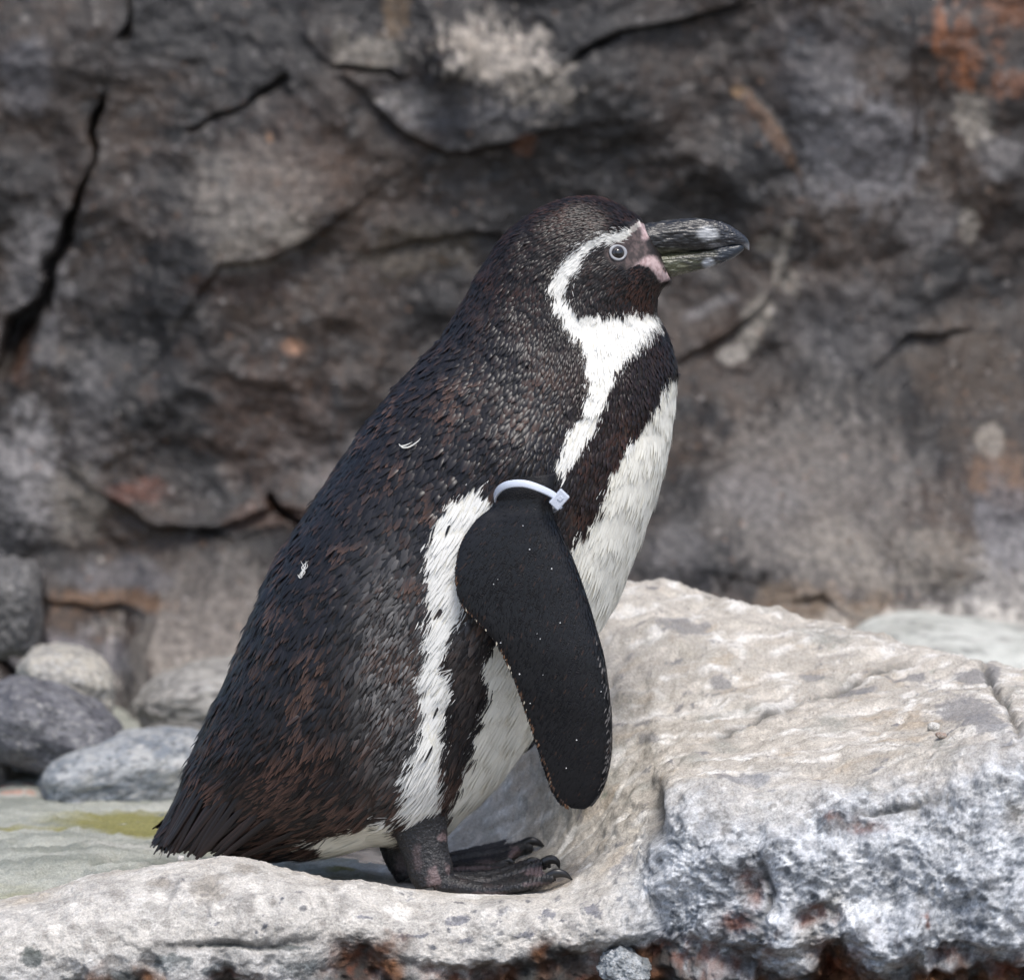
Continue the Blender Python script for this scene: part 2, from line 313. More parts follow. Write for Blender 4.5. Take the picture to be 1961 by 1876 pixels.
col = mix(col, (.045, .045, .042), crack*.8)
# the basin at the left: wet, grey green, algae
basin = sst(760, 660, ppx)*sst(4.6, 5.2, kv)
bc = mix((.34, .345, .30), (.20, .21, .18), sst(-.3, .3, fbm(P*np.array([.35, 1, 1]), 30, 4, off=71))); bc = mix(bc, (.42, .41, .37), sst(.05, .4, fbm(P*np.array([.3, 1, 1]), 24, 4, off=75)))
alg = sst(-.05, .25, .6*fbm(P*np.array([.25, 1, 1]), 22, 3, off=81)+.75*np.exp(-(((ppx-320)/200)**2+((ppy-1582)/24)**2))+.32*np.exp(-(((ppx-400)/190)**2+((ppy-1628)/16)**2))+.5*np.exp(-(((ppx-650)/60)**2+((ppy-1670)/16)**2))-.2)
bc = mix(bc, (.185, .172, .05), alg*.9)
col = mix(col, bc, basin)
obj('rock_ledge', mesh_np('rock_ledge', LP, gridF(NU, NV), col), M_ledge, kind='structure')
LGD = LP.reshape(NU, NV, 3)
def ledge_at(px, py):
    """point of the ledge's visible surface under a photo position"""
    a, b = proj(LP); d = (a-px)**2+(b-py)**2; i = np.where(d < 36)[0]
    return LP[i[np.argmin(LP[i, 1])]] if len(i) else LP[np.argmin(d)]

# ------------------------------------------------------------------ pool water
ZW = at(300, 1661, .1)[2]
nx, ny = 120, 60
wx, wy = np.meshgrid(np.linspace(-.75, -.085, nx), np.linspace(-.075, .34, ny), indexing='ij')
WV = np.stack([wx, wy, ZW+0*wx], -1).reshape(-1, 3); WV[:, 2] += .0006*fbm(WV*np.array([.5, 1, 1]), 40, 3)
m = bpy.data.materials.new('pool_water'); m.use_nodes = True; p = m.node_tree.nodes['Principled BSDF']
p.inputs['Base Color'].default_value = (.90, .96, .84, 1); p.inputs['Transmission Weight'].default_value = 1; p.inputs['Roughness'].default_value = .04; p.inputs['IOR'].default_value = 1.33
obj('water', mesh_np('water', WV, gridF(nx, ny)[:, ::1], None), m, kind='structure')

# ------------------------------------------------------------------ cliff behind
CU, CV = 600, 480
cx, cy = np.meshgrid(np.concatenate([np.linspace(-900, -60, 60, endpoint=False), np.linspace(-60, 2040, CU-120, endpoint=False), np.linspace(2040, 2900, 60)]),
                     np.concatenate([np.linspace(-1500, -60, 60, endpoint=False), np.linspace(-60, 1500, CV-60)]), indexing='ij')
x = cx.ravel(); y = cy.ravel(); Q = at(x, y, 1.12); x0, y0 = x, y
wob = np.stack([fbm(Q, 12, 3, off=1), fbm(Q, 12, 3, off=2)], -1)*22; x = x+wob[:, 0]; y = y+wob[:, 1]
rel = np.zeros(len(Q))                                       # metres towards the camera
rel += .05*fbm(Q, 2.2, 3, off=3)++.022*fbm(Q, 6, 3, .4, off=4, ridged=True)+.008*fbm(Q, 20, 4, .5, off=5)+.004*fbm(Q, 55, 4, .6, off=6)
c1, c2, cid = worley(Q+.05*np.stack([fbm(Q, 10, 3), fbm(Q, 10, 3, off=7), fbm(Q, 10, 3, off=9)], -1), 9, 2.)
rel += .016*(cid-.5)*sst(0, .55, c2-c1)
def bump(px, py, rx, ry, h, rot=0, p_=2):
    global rel
    c, s = math.cos(rot), math.sin(rot); dx, dy = x-px, y-py
    d = np.abs((dx*c+dy*s)/rx)**p_+np.abs((-dx*s+dy*c)/ry)**p_
    rel = rel+.38*h*np.exp(-d)
def step(pts, h, reach, soft=6):
    """one side of a line stands proud by h, fading out over reach"""
    global rel
    d, t, s = segdist(x, y, pts); e = np.sin(np.pi*np.clip(t, .02, .98))**.5
    rel = rel+.36*h*e*sst(-soft*1.6, soft*1.6, d*s)*np.exp(-np.clip(d*s, 0, None)/reach)
crk = np.zeros(len(Q)); fA0 = fbm(Q, 14, 3, off=61); fB0 = fbm(Q, 30, 3, off=62)
def crackl(pts, w0, w1, dep):
    global rel, crk
    d, t, s = segdist(x+.5*wob[:, 1]+14*fB0, y+10*fB0, pts); w = (w0+(w1-w0)*t)*np.clip(.62+1.1*fA0, .12, 1.3); e = np.exp(-np.abs(d/w)**2.5)*sst(0, .12, t)*sst(1, .9, t)
    rel = rel-.55*dep*e; crk = np.maximum(crk, e)
bump(420, 420, 260, 300, .10); bump(520, 330, 200, 160, .05, -.4); bump(350, 800, 300, 160, .09, .1)
bump(100, 950, 130, 130, .08); bump(60, 100, 130, 160, .05); bump(860, 130, 150, 70, .06); bump(1250, 250, 220, 180, .06, .5)
bump(1640, 220, 160, 210, .08, .1); bump(1900, 300, 70, 120, .07); bump(1440, 640, 60, 90, .06, .4); bump(1700, 780, 260, 160, .06)
bump(1640, 1100, 200, 70, .10); bump(1900, 1130, 190, 110, .16); bump(1250, 900, 200, 200, .05); bump(1720, 1010, 160, 60, .05)
bump(862, 122, 44, 40, .07, 0, 4)
step([(700, 380), (600, 452), (540, 486), (430, 505), (330, 640)], .05, 120)
step([(620, 985), (530, 960), (430, 1000), (300, 1000), (180, 930)], .06, 120)
step([(330, 1150), (220, 1145), (100, 1130), (20, 1100)], .06, 70)
step([(1460, 8), (1380, 45), (1280, 58), (1180, 62), (1080, 135)], .05, 150)
step([(1100, 250), (860, 300), (760, 250), (640, 130)], .05, 120)
step([(1560, 360), (1540, 330), (1440, 180), (1380, 90)], -.03, 140)
step([(1750, 0), (1752, 200), (1745, 360)], .03, 120)
step([(1480, 560), (1400, 640), (1300, 700)], .05, 110)
step([(1880, 640), (1740, 640), (1660, 730)], .04, 90)
step([(1700, 1160), (1560, 1075), (1440, 1120)], .05, 80)
step([(700, 480), (900, 455), (1000, 470)], -.03, 120)
crackl([(250, -40), (243, 50), (232, 90)], 7, 12, .05)
crackl([(200, 160), (186, 230), (184, 290), (166, 370), (128, 440), (95, 510), (78, 580), (42, 640), (-20, 750)], 7, 22, .10)
crackl([(560, 150), (500, 185), (430, 215), (345, 262)], 9, 5, .03)
crackl([(512, 938), (530, 968), (560, 990), (620, 1005)], 10, 7, .05)
crackl([(620, 1000), (530, 1003), (450, 1020), (390, 1005)], 8, 5, .02)
crackl([(1090, 130), (1180, 66), (1290, 56), (1380, 42), (1470, -10)], 7, 4, .03)
crackl([(60, 1060), (68, 1150), (100, 1230)], 14, 22, .07); crackl([(0, 1230), (60, 1265), (120, 1260)], 22, 22, .06)
crackl([(630, 130), (740, 140), (770, 160)], 12, 5, .03)
rel += .10*sst(1050, 1300, y0)+.16*sst(960, 1330, y+.25*(x-300))*sst(230, 330, x)+.14*sst(1080, 1220, y)*sst(1150, 1350, x)                               # foot of the wall comes forward
R = Q.copy(); R[:, 1] = 1.15+(Q[:, 2]-.3)*.10-rel
# colour: base
fA = fbm(R, 5, 4, off=11); fB = fbm(R, 16, 5, .6, off=12); fC = fbm(R, 55, 4, .65, off=13)
cc = mix((.020, .019, .020), (.072, .050, .036), sst(-.2, .3, fA+.35*fB)); cc = mix(cc, (.010, .0095, .0105), sst(.0, .4, fB+.5*fC))
cc = mix(cc, (.125, .12, .115), sst(.15, .5, fbm(R*np.array([1.3, 1, .7]), 24, 5, .65, off=14)+.3*fC)*.7)
cc = mix(cc, (.22, .205, .19), sst(.15, .4, fC)*.5)
cc = mix(cc, (.11, .064, .04), sst(.2, .5, fbm(R, 11, 5, .6, off=15))*.6)
_sn = {q: fbm(R, q, 4, .65, off=7).reshape(CU, CV) for q in (34, 50, 60)}
def stain(px, py, rx, ry, c, s=.8, rot=0, rag=.9, sc=34):
    global cc
    co, si = math.cos(rot), math.sin(rot); dx, dy = x-px, y-py
    d = np.sqrt(((dx*co+dy*si)/rx)**2+((-dx*si+dy*co)/ry)**2)
    m_ = sst(-.15, .35, 1-d+rag*np.roll(_sn[sc], (int(px*7+py) % CU, int(py*3) % CV), (0, 1)).ravel()); cc = mix(cc, c, s*m_)
PALE = (.34, .32, .28); GREY = (.24, .24, .25); BLUE = (.20, .21, .24); RUST = (.36, .14, .055); BRN = (.11, .065, .042)
for a in [(40, 150, 60, 90, BLUE, .5), (60, 520, 70, 130, (.32, .32, .33), .6), (50, 900, 80, 120, (.36, .36, .37), .8), (150, 960, 60, 70, PALE, .5), (180, 790, 50, 120, GREY, .4),
          (90, 660, 30, 60, GREY, .4), (560, 430, 40, 34, PALE, .7, -.6), (480, 370, 130, 110, (.34, .32, .29), .5), (470, 480, 60, 70, PALE, .4), (640, 880, 120, 70, (.3, .29, .29), .6),
          (520, 800, 150, 130, BRN, .5), (560, 300, 150, 110, BRN, .35), (720, 110, 55, 35, PALE, .8), (960, 120, 120, 75, (.5, .47, .42), .95, .3, 1.5, 60), (1040, 175, 70, 30, PALE, .7, .3, 1.3), (790, 200, 50, 30, PALE, .6),
          (860, 200, 150, 50, BLUE, .5), (650, 90, 20, 50, PALE, .5), (760, 30, 30, 60, (.22, .15, .08), .6), (800, 480, 110, 60, (.10, .085, .06), .6), (1850, 90, 60, 70, RUST, .45, 0, 2.2, 60), (1850, 150, 18, 40, RUST, .8, 0, 1.8, 60),
          (1800, 60, 14, 60, RUST, .8, .1, 1.2), (1950, 20, 50, 30, RUST, .5, 0, 2.0, 60), (1940, 170, 40, 30, RUST, .4), (1870, 240, 34, 60, PALE, .9, -.4), (1930, 310, 55, 50, GREY, .6), (1650, 290, 130, 120, (.32, .33, .36), .6), (1560, 120, 100, 110, BLUE, .3),
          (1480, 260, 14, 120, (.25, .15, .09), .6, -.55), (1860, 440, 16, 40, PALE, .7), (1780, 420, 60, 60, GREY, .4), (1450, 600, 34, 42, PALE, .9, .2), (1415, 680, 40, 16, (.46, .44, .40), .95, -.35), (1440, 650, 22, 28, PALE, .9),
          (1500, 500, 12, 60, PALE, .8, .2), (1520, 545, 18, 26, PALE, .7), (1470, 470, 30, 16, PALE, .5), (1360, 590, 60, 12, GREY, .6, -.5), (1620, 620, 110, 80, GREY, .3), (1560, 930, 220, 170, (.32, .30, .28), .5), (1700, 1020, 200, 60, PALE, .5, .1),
          (1440, 920, 90, 60, GREY, .4), (1900, 880, 60, 60, (.22, .13, .075), .6), (1880, 820, 26, 32, PALE, .8), (1840, 700, 110, 120, (.10, .075, .055), .6), (1560, 1100, 130, 40, (.26, .20, .14), .7), (1650, 1130, 140, 40, PALE, .6), (1230, 1110, 70, 22, GREY, .6, .2),
          (1290, 1020, 60, 60, GREY, .4), (1920, 1060, 90, 110, (.40, .40, .39), .7), (1880, 1200, 300, 110, (.66, .66, .62), .97, .12, .7), (1900, 960, 60, 90, BLUE, .6), (1010, 280, 20, 26, (.2, .09, .05), .7), (270, 935, 60, 25, (.16, .06, .035), .8), (520, 980, 90, 30, (.12, .06, .035), .6),
          (440, 1260, 200, 190, (.26, .245, .22), .8, 0, .9), (400, 1120, 130, 90, (.17, .16, .15), .6), (1600, 1180, 330, 60, (.34, .31, .27), .7), (200, 1130, 150, 18, (.17, .10, .055), .7), (240, 1090, 120, 30, BLUE, .4), (150, 1225, 110, 50, BLUE, .4), (45, 700, 20, 60, (.09, .045, .025), .8), (450, 545, 120, 34, (.06, .035, .025), .7), (565, 662, 22, 18, (.42, .24, .15), .9, 0, .6), (1418, 182, 17, 14, (.40, .27, .16), 1, -.3, .2),
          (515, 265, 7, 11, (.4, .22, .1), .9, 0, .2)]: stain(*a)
# mineral specks, the pale ones painting in bright glints, and wet grit
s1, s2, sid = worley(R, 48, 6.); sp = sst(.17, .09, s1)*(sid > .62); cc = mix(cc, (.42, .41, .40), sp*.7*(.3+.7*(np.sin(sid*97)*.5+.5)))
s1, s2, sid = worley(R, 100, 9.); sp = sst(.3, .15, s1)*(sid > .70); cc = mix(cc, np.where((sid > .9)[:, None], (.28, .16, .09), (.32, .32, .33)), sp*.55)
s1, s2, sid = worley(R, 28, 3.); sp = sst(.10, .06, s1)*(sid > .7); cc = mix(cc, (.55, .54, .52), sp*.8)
grit = fbm(R, 130, 3, .7, off=19); cc = cc*np.clip(1+1.5*grit, .25, 2.4)[:, None]*np.array([.56, .525, .50])*(1+.7*sst(1040, 1220, y0))[:, None]
cc = mix(cc, (.012, .010, .009), crk*.75)
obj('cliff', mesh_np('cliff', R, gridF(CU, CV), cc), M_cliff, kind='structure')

# ------------------------------------------------------------------ loose boulders
def stone(name, label, px, py, Y, rx, rz, ry, rot, c1_, c2_, seed, sq=2.6, amp=.10, cat='boulder', rough=.04, group=None, sub=6, spots=None):
    bm = bmesh.new(); bmesh.ops.create_icosphere(bm, subdivisions=sub, radius=1)
    me = bpy.data.meshes.new(name); bm.to_mesh(me); bm.free(); V = verts(me)
    r = (np.abs(V)**sq).sum(1)**(-1/sq); V = V*r[:, None]
    q = V+seed*3.7; V = V*(1+amp*fbm(q, .9, 2)+amp*.6*fbm(q, 2.2, 3, off=3)+rough*.5*fbm(q, 7, 4, off=5))[:, None]
    base = at(px, py, Y); s = PX*(DIST+Y)/DIST
    V = V*np.array([rx*s, ry, rz*s]); c, sn = math.cos(rot), math.sin(rot)
    V = np.stack([V[:, 0]*c+V[:, 2]*sn, V[:, 1], -V[:, 0]*sn+V[:, 2]*c], -1)
    f = fbm(q, 2.5, 5, .65, off=9); g = fbm(q, 9, 4, .65, off=13)
    co_ = mix(c1_, c2_, sst(-.25, .25, f+.4*g)); co_ = mix(co_, np.array(c1_)*.3, sst(.05, .28, g+.4*fbm(q, 22, 3, .65, off=17))*.85)
    co_ = mix(co_, (.46, .45, .42), sst(.1, .32, fbm(q, 8, 5, .72, off=21))*.8*min(1, sum(c2_)*1.3))
    if spots is not None: co_ = mix(co_, spots, sst(.15, .4, fbm(q, 4, 3, off=31))*.5)
    zb = V[:, 2].min(); V[:, 2] -= zb                        # origin at the base
    me.vertices.foreach_set('co', V.astype(np.float32).ravel()); set_col(me, co_)
    me.polygons.foreach_set('use_smooth', np.ones(len(me.polygons), bool)); me.update()
    o = obj(name, me, M_stone); o.location = (base[0], base[1], base[2]+zb); o['label'] = label; o['category'] = cat
    if group: o['group'] = group
    return o
stone('boulder', 'rounded pale beige boulder behind the dark grey one at the cliff foot', 126, 1314, .66, 98, 70, .06, .25, (.42, .39, .33), (.26, .25, .23), 1, 3.0, .16)
stone('boulder', 'dark charcoal grey rounded boulder resting on the blue-grey flat stone', 92, 1394, .54, 140, 82, .07, .30, (.075, .075, .085), (.15, .15, .16), 2, 2.8, .14)
stone('boulder', 'flat blue-grey speckled stone at the edge of the pool', 236, 1484, .49, 166, 74, .07, -.20, (.17, .19, .21), (.36, .37, .37), 3, 3.2, .12, spots=(.42, .41, .38))
stone('boulder', 'grey brown stone cut by the frame left of the dark boulder', -32, 1470, .55, 56, 72, .05, .1, (.20, .18, .17), (.30, .28, .26), 4)
stone('boulder', 'small pinkish stone low beside the pool', 34, 1532, .50, 54, 30, .04, -.1, (.38, .22, .17), (.42, .30, .25), 5)
stone('boulder', 'smooth pale grey boulder in front of the cliff behind the tail', 450, 1345, .74, 185, 82, .09, -.12, (.31, .295, .265), (.22, .21, .195), 6, 3.0, .14)
stone('boulder', 'rough grey rock block below the long crack at the cliff foot', 20, 1165, .80, 58, 92, .06, .05, (.12, .115, .11), (.08, .078, .078), 8, 3.4, .18, rough=.10)
stone('boulder', 'broad whitish green rock between the ledge and the cliff', 1960, 1290, .86, 380, 100, .16, .10, (.50, .51, .47), (.38, .385, .35), 9, 2.4, .14)
# ------------------------------------------------------------------ THE PENGUIN
peng = bpy.data.objects.new('penguin', None); scene.collection.objects.link(peng)
peng.empty_display_size = .05
peng['label'] = 'black and white penguin with a pinkish face standing in profile on the pale ledge'; peng['category'] = 'penguin'
SL = [((1262, 470), (1270, 490), 8), ((1236, 432), (1281, 528), 36), ((1222, 417), (1283, 538), 50), ((1190, 396), (1270, 550), 70), ((1150, 380), (1261, 564), 86), ((1100, 379), (1257, 580), 96),
      ((1050, 394), (1256, 593), 102), ((1000, 423), (1257, 603), 108), ((955, 463), (1263, 614), 114), ((920, 520), (1275, 634), 123), ((890, 573), (1285, 662), 135),
      ((866, 612), (1292, 700), 150), ((840, 655), (1294, 745), 167), ((795, 703), (1289, 810), 186), ((745, 760), (1278, 880), 205), ((695, 822), (1258, 950), 220),
      ((650, 890), (1228, 1035), 232), ((605, 960), (1190, 1130), 240), ((565, 1020), (1145, 1215), 243), ((530, 1075), (1095, 1300), 243), ((497, 1145), (1045, 1375), 240),
      ((468, 1215), (990, 1455), 235), ((440, 1290), (925, 1530), 224), ((412, 1350), (850, 1588), 205), ((388, 1405), (750, 1610), 178), ((366, 1460), (640, 1634), 142),
      ((348, 1515), (530, 1640), 100), ((334, 1565), (440, 1622), 54), ((326, 1590), (380, 1612), 22)]
arr = np.array([[*at(*b, 0)[[0, 2]], *at(*f, 0)[[0, 2]], w*PX] for b, f, w in SL])
NS, NT = 460, 256
sv = np.linspace(0, len(SL)-1, NS); A = crom(arr, sv)
th = np.linspace(0, 2*np.pi, NT, endpoint=False)
B3 = np.stack([A[:, 0], 0*A[:, 0], A[:, 1]], -1); F3 = np.stack([A[:, 2], 0*A[:, 0], A[:, 3]], -1); C3 = (B3+F3)/2
ct = np.sign(np.cos(th))*np.abs(np.cos(th))**.94; stt = np.sign(np.sin(th))*np.abs(np.sin(th))**.94
BP = C3[:, None]+(B3-C3)[:, None]*ct[None, :, None]+np.array([0, -1, 0])*A[:, 4][:, None, None]*stt[None, :, None]
def pgrad(P, ax):
    return (np.roll(P, -1, ax)-np.roll(P, 1, ax))/2 if ax == 1 else np.gradient(P, axis=0)
def bnormals(P):
    N = np.cross(pgrad(P, 1), pgrad(P, 0)); N /= np.linalg.norm(N, axis=-1, keepdims=True)+1e-12
    s = np.sign((N*(P-C3[:, None])).sum(-1).mean()); return N*s
def nearpx(P):
    Qm = P.copy(); Qm[..., 1] = -np.abs(Qm[..., 1]); return proj(Qm)
BN = bnormals(BP); bx, by = nearpx(BP)
side = np.abs(stt)[None]
def g2(px, py, sx, sy, rot=0):
    c, s = math.cos(rot), math.sin(rot); dx, dy = bx-px, by-py
    return np.exp(-(((dx*c+dy*s)/sx)**2+((-dx*s+dy*c)/sy)**2))
off = 20*g2(1000, 890, 70, 80)+24*g2(800, 1500, 60, 120, -.1)-8*g2(725, 1520, 18, 100, .1)+7*g2(1175, 545, 70, 50)-6*g2(1215, 470, 24, 34)+5*g2(1160, 445, 60, 16, -.4)+10*g2(900, 1250, 60, 160, .3)
# loose folds in the plumage
Pf = BP.reshape(-1, 3); lum = (fbm(Pf, 28, 3, off=3)*5+fbm(Pf, 60, 2, off=8)*2.2).reshape(NS, NT)*sst(3, 9, sv)[:, None]
BP = BP+BN*((off*side**.5+lum)*PX)[..., None]
BN = bnormals(BP); bx, by = nearpx(BP)
def z1(x_, y_): return (823.7+x_/2.941, 329.5+y_/2.941)      # close-up of the head -> photo units
W1 = [z1(*q) for q in [(1180, 272), (1120, 318), (1000, 345), (880, 385), (810, 430), (750, 500), (690, 590), (668, 660), (690, 740), (688, 790), (740, 870), (790, 930), (850, 1000), (862, 1090), (880, 1180), (884, 1240)]] + \
     [(1122, 765), (1110, 800), (1082, 845), (1064, 880), (1058, 918), (1072, 918), (1092, 898), (1112, 872), (1125, 850), (1145, 812), (1163, 772), (1172, 740), (1195, 700), (1225, 668), (1240, 648), (1270, 630), (1262, 606)] + \
     [z1(*q) for q in [(1200, 815), (1040, 800), (900, 800), (830, 790), (790, 720), (768, 660), (780, 620), (830, 570), (850, 520), (880, 480), (930, 432), (1000, 405), (1090, 385), (1130, 350), (1190, 300)]]
W2 = [(905, 932), (850, 968), (822, 1015), (815, 1060), (808, 1100), (815, 1170), (808, 1250), (800, 1300), (795, 1370), (800, 1412), (780, 1450), (770, 1500), (775, 1560), (790, 1600), (845, 1590),
      (850, 1560), (846, 1480), (852, 1390), (866, 1320), (856, 1270), (862, 1232), (886, 1185), (905, 1140), (905, 1080), (930, 1000), (960, 955)]
W3 = [(1500, 700), (1293, 728), (1266, 755), (1254, 790), (1230, 820), (1215, 850), (1190, 880), (1170, 912), (1160, 950), (1138, 1000), (1105, 1040), (1090, 1058), (1050, 1110), (1000, 1165), (952, 1225), (922, 1290), (930, 1340), (906, 1420), (880, 1500), (856, 1568), (850, 1620), (1500, 1640)]
W4 = [(590, 1612), (640, 1597), (735, 1574), (775, 1600), (770, 1680), (600, 1680)]
PINKTOP = [z1(*q) for q in [(1168, 275), (1235, 315), (1245, 360), (1195, 390), (1192, 330)]]
MAUVE = [z1(*q) for q in [(1120, 310), (1172, 275), (1200, 340), (1200, 390), (1240, 440), (1215, 490), (1150, 530), (1105, 555), (1085, 500), (1120, 450), (1110, 415), (1085, 385), (1130, 345)]]
GAPE = [z1(*q) for q in [(1135, 545), (1195, 492), (1225, 470), (1265, 475), (1325, 555), (1390, 590), (1300, 622), (1278, 580), (1240, 538), (1185, 520)]]
def eyepx(): return z1(1056, 452)
def zones(px, py):
    white = inpoly(px, py, W1) | inpoly(px, py, W2) | inpoly(px, py, W3) | inpoly(px, py, W4)
    pink = inpoly(px, py, PINKTOP) | inpoly(px, py, GAPE); mauve = inpoly(px, py, MAUVE) & ~pink
    ex, ey = eyepx(); eye = np.hypot(px-ex, py-ey) < 23
    return white, pink, mauve | eye
wz, pk, mv = zones(bx.ravel()+5*fbm(Pf, 260, 3, off=51), by.ravel()+5*fbm(Pf, 260, 3, off=57))
skin = np.where(wz[:, None], (.72, .70, .62), mix((.012, .009, .008), (.060, .036, .027), sst(-.1, .35, fbm(Pf, 24, 3, off=33))*sst(10, 12.5, np.repeat(sv, NT))))
def softmask(k):
    m_ = np.zeros(bx.size)
    for q in range(10):
        a_ = q*2.4; r_ = 1.2+.45*q; m_ += zones(bx.ravel()+r_*math.cos(a_)+3*nz1, by.ravel()+r_*math.sin(a_)+3*nz2)[k]
    return m_/10
nz1 = fbm(Pf, 260, 3, off=51); nz2 = fbm(Pf, 260, 3, off=57); spk, smv = softmask(1), softmask(2)
skin = mix(skin, mix((.125, .088, .082), (.045, .032, .03), sst(-.3, .2, fbm(Pf, 240, 3))), smv*.75)
skin = mix(skin, mix((.54, .41, .40), (.34, .235, .23), sst(-.2, .4, fbm(Pf, 300, 4, off=4))), spk)
# close the two ends
Vb = np.concatenate([BP.reshape(-1, 3), BP[0].mean(0)[None], BP[-1].mean(0)[None]])
Fb = gridF(NS, NT, True); i0 = NS*NT; j = np.arange(NT)
capA = np.stack([np.full(NT, i0), (j+1) % NT, j, j], -1); capB = np.stack([np.full(NT, i0+1), (NS-1)*NT+j, (NS-1)*NT+(j+1) % NT, (NS-1)*NT+(j+1) % NT], -1)
me = bpy.data.meshes.new('body'); me.from_pydata(Vb.tolist(), [], Fb.tolist()+[f[:3].tolist() for f in capA]+[f[:3].tolist() for f in capB])
me.polygons.foreach_set('use_smooth', np.ones(len(me.polygons), bool)); set_col(me, np.concatenate([skin, [[.03, .02, .02]], [[.03, .02, .02]]]))
M_skin = col_mat('bird_skin', .55, .6, .4, bump=(1500, .0004))
M_feather = col_mat('plumage', .36, .8, .30)
body = obj('body', me, M_skin, peng)
def surf_at(px, py):
    i, j_ = np.unravel_index(np.argmin(np.where(BP[..., 1] < 0, (bx-px)**2+(by-py)**2, 1e9)), bx.shape); return BP[i, j_], BN[i, j_]

# feathers: rows of small vanes laid over the body, head to tail
Ts = np.gradient(BP, axis=0)*(NS-1)/(len(SL)-1)               # per unit of s
spd = np.linalg.norm(Ts, axis=-1); Tn = Ts/(spd[..., None]+1e-12)
smax = spd.max(1)/PX
def row_spacing(s): return np.interp(s, [0, 6, 9, 11, 13, 16, 20, 23, 26, 28], [4.4, 5.0, 6.0, 8.0, 11, 11.5, 10, 10, 10, 9])
def col_spacing(s): return np.interp(s, [0, 6, 9, 11, 13, 16, 20, 23, 26, 28], [3.0, 3.4, 4.2, 5.4, 7.4, 7.4, 6.2, 4.8, 4.2, 4])
FR = []; s = 1.3; row = 0
while s < len(SL)-1.02:
    fi = s/(len(SL)-1)*(NS-1); i = min(int(fi), NS-2)
    ring = BP[i]; seg = np.linalg.norm(np.roll(ring, -1, 0)-ring, axis=1); cum = np.concatenate([[0], np.cumsum(seg)]); n_ = int(cum[-1]/PX/col_spacing(s))
    a = (np.arange(n_)+.5*(row % 2)+rng.uniform(-.33, .33, n_))/n_*cum[-1] % cum[-1]
    tj = np.interp(a, cum, np.arange(NT+1)); jj = tj.astype(int) % NT
    keep = rng.random(n_) < np.clip(spd[i, jj]/spd[i].max()*1.35, .22, 1)
    FR.append(np.stack([np.full(n_, s)+rng.uniform(-.4, .4, n_)*row_spacing(s)/smax[i], tj], -1)[keep]); s += row_spacing(s)/smax[i]; row += 1
FR = np.concatenate(FR)
def bil(Aa, s_, t_):
    fi = np.clip(s_/(len(SL)-1)*(NS-1), 0, NS-1.001); i = fi.astype(int); f = (fi-i)[:, None]; j0 = t_.astype(int) % NT; j1 = (j0+1) % NT; g = (t_-np.floor(t_))[:, None]
    return (Aa[i, j0]*(1-f)+Aa[i+1, j0]*f)*(1-g)+(Aa[i, j1]*(1-f)+Aa[i+1, j1]*f)*g
fs, ft = FR[:, 0], FR[:, 1]; nF = len(FR)
Pr = bil(BP, fs, ft); Tr = bil(Tn, fs, ft); Nr = bil(BN, fs, ft); Nr /= np.linalg.norm(Nr, axis=1)[:, None]
Tr -= Nr*(Tr*Nr).sum(1)[:, None]; Tr /= np.linalg.norm(Tr, axis=1)[:, None]+1e-9
clump = fbm(Pr, 75, 2, off=5)
ang = rng.normal(0, .13, nF)+.35*clump*sst(8, 20, fs); _w = zones(*nearpx(Pr))[0]; ang = np.where(_w, ang*.45, ang)
Br = np.cross(Nr, Tr); Tr, Br = Tr*np.cos(ang)[:, None]+Br*np.sin(ang)[:, None], Br*np.cos(ang)[:, None]-Tr*np.sin(ang)[:, None]
Lf = np.interp(fs, [0, 4, 7, 10, 13, 16, 19, 22, 25, 28], [10, 16, 19, 20, 27, 33, 38, 44, 54, 60])*rng.uniform(.75, 1.25, nF)
Wf = np.interp(fs, [0, 4, 7, 10, 13, 16, 19, 22, 25, 28], [3.0, 3.6, 4.4, 6.6, 11.5, 12, 10, 7.5, 7, 7])*rng.uniform(.8, 1.2, nF)
mid = Pr+Tr*(Lf*PX*.45)[:, None]; qx, qy = nearpx(mid); rx_, ry_ = nearpx(Pr)
jit = rng.normal(0, 3.0, (nF, 2)); wob2 = 9*fbm(Pr, 60, 2, off=9); wob3 = 9*fbm(Pr, 60, 2, off=19)
isw, ispk, ismv = zones(qx+jit[:, 0]+wob2*sst(6, 10, fs), qy+jit[:, 1]+wob3*sst(6, 10, fs))
_, pk0, mv0 = zones(rx_, ry_)
grey = np.exp(-(((qx-745)/60)**2+((qy-1300)/200)**2))
fl = rng.random(nF)
isw &= ~((fl < .012) & inpoly(qx, qy, W2))
zz = [zones(qx+a, qy+b)[0] for a, b in ((13, 0), (-13, 0), (0, 11), (0, -11))]; edge = (zz[0] ^ zz[1]) | (zz[2] ^ zz[3])
belly = isw & (inpoly(qx, qy, W3) | inpoly(qx, qy, W4))
Wf = np.where(isw, np.minimum(Wf*.6, 5.5), Wf); Lf = np.where(isw, Lf*1.1, Lf); Wf = np.where(grey > .4, Wf*.5, Wf); Lf = np.where(grey > .4, Lf*.6, Lf); fineR = (qx > 1040) & (qy > 620) & ~isw | ((np.hypot((qx-985)/85, (qy-900)/50) < 1)); Wf = np.where(fineR, Wf*.55, Wf); Lf = np.where(fineR, Lf*.75, Lf); Wf = np.where(edge & (fs > 3), Wf*.62, Wf); Wf = np.where(fl < .012, np.minimum(Wf, 5), Wf)
ok = ~(ispk | pk0 | mv0 | (ismv & (rng.random(nF) < .7)))
ok &= ~((np.hypot(rx_-1260, ry_-480) < 34))
lift = np.where(belly, .2, np.where(isw, .9, np.interp(fs, [0, 6, 12, 20, 28], [1.4, 1.9, 2.8, 2.5, 3.0])))*rng.uniform(.3, 1.7, nF)
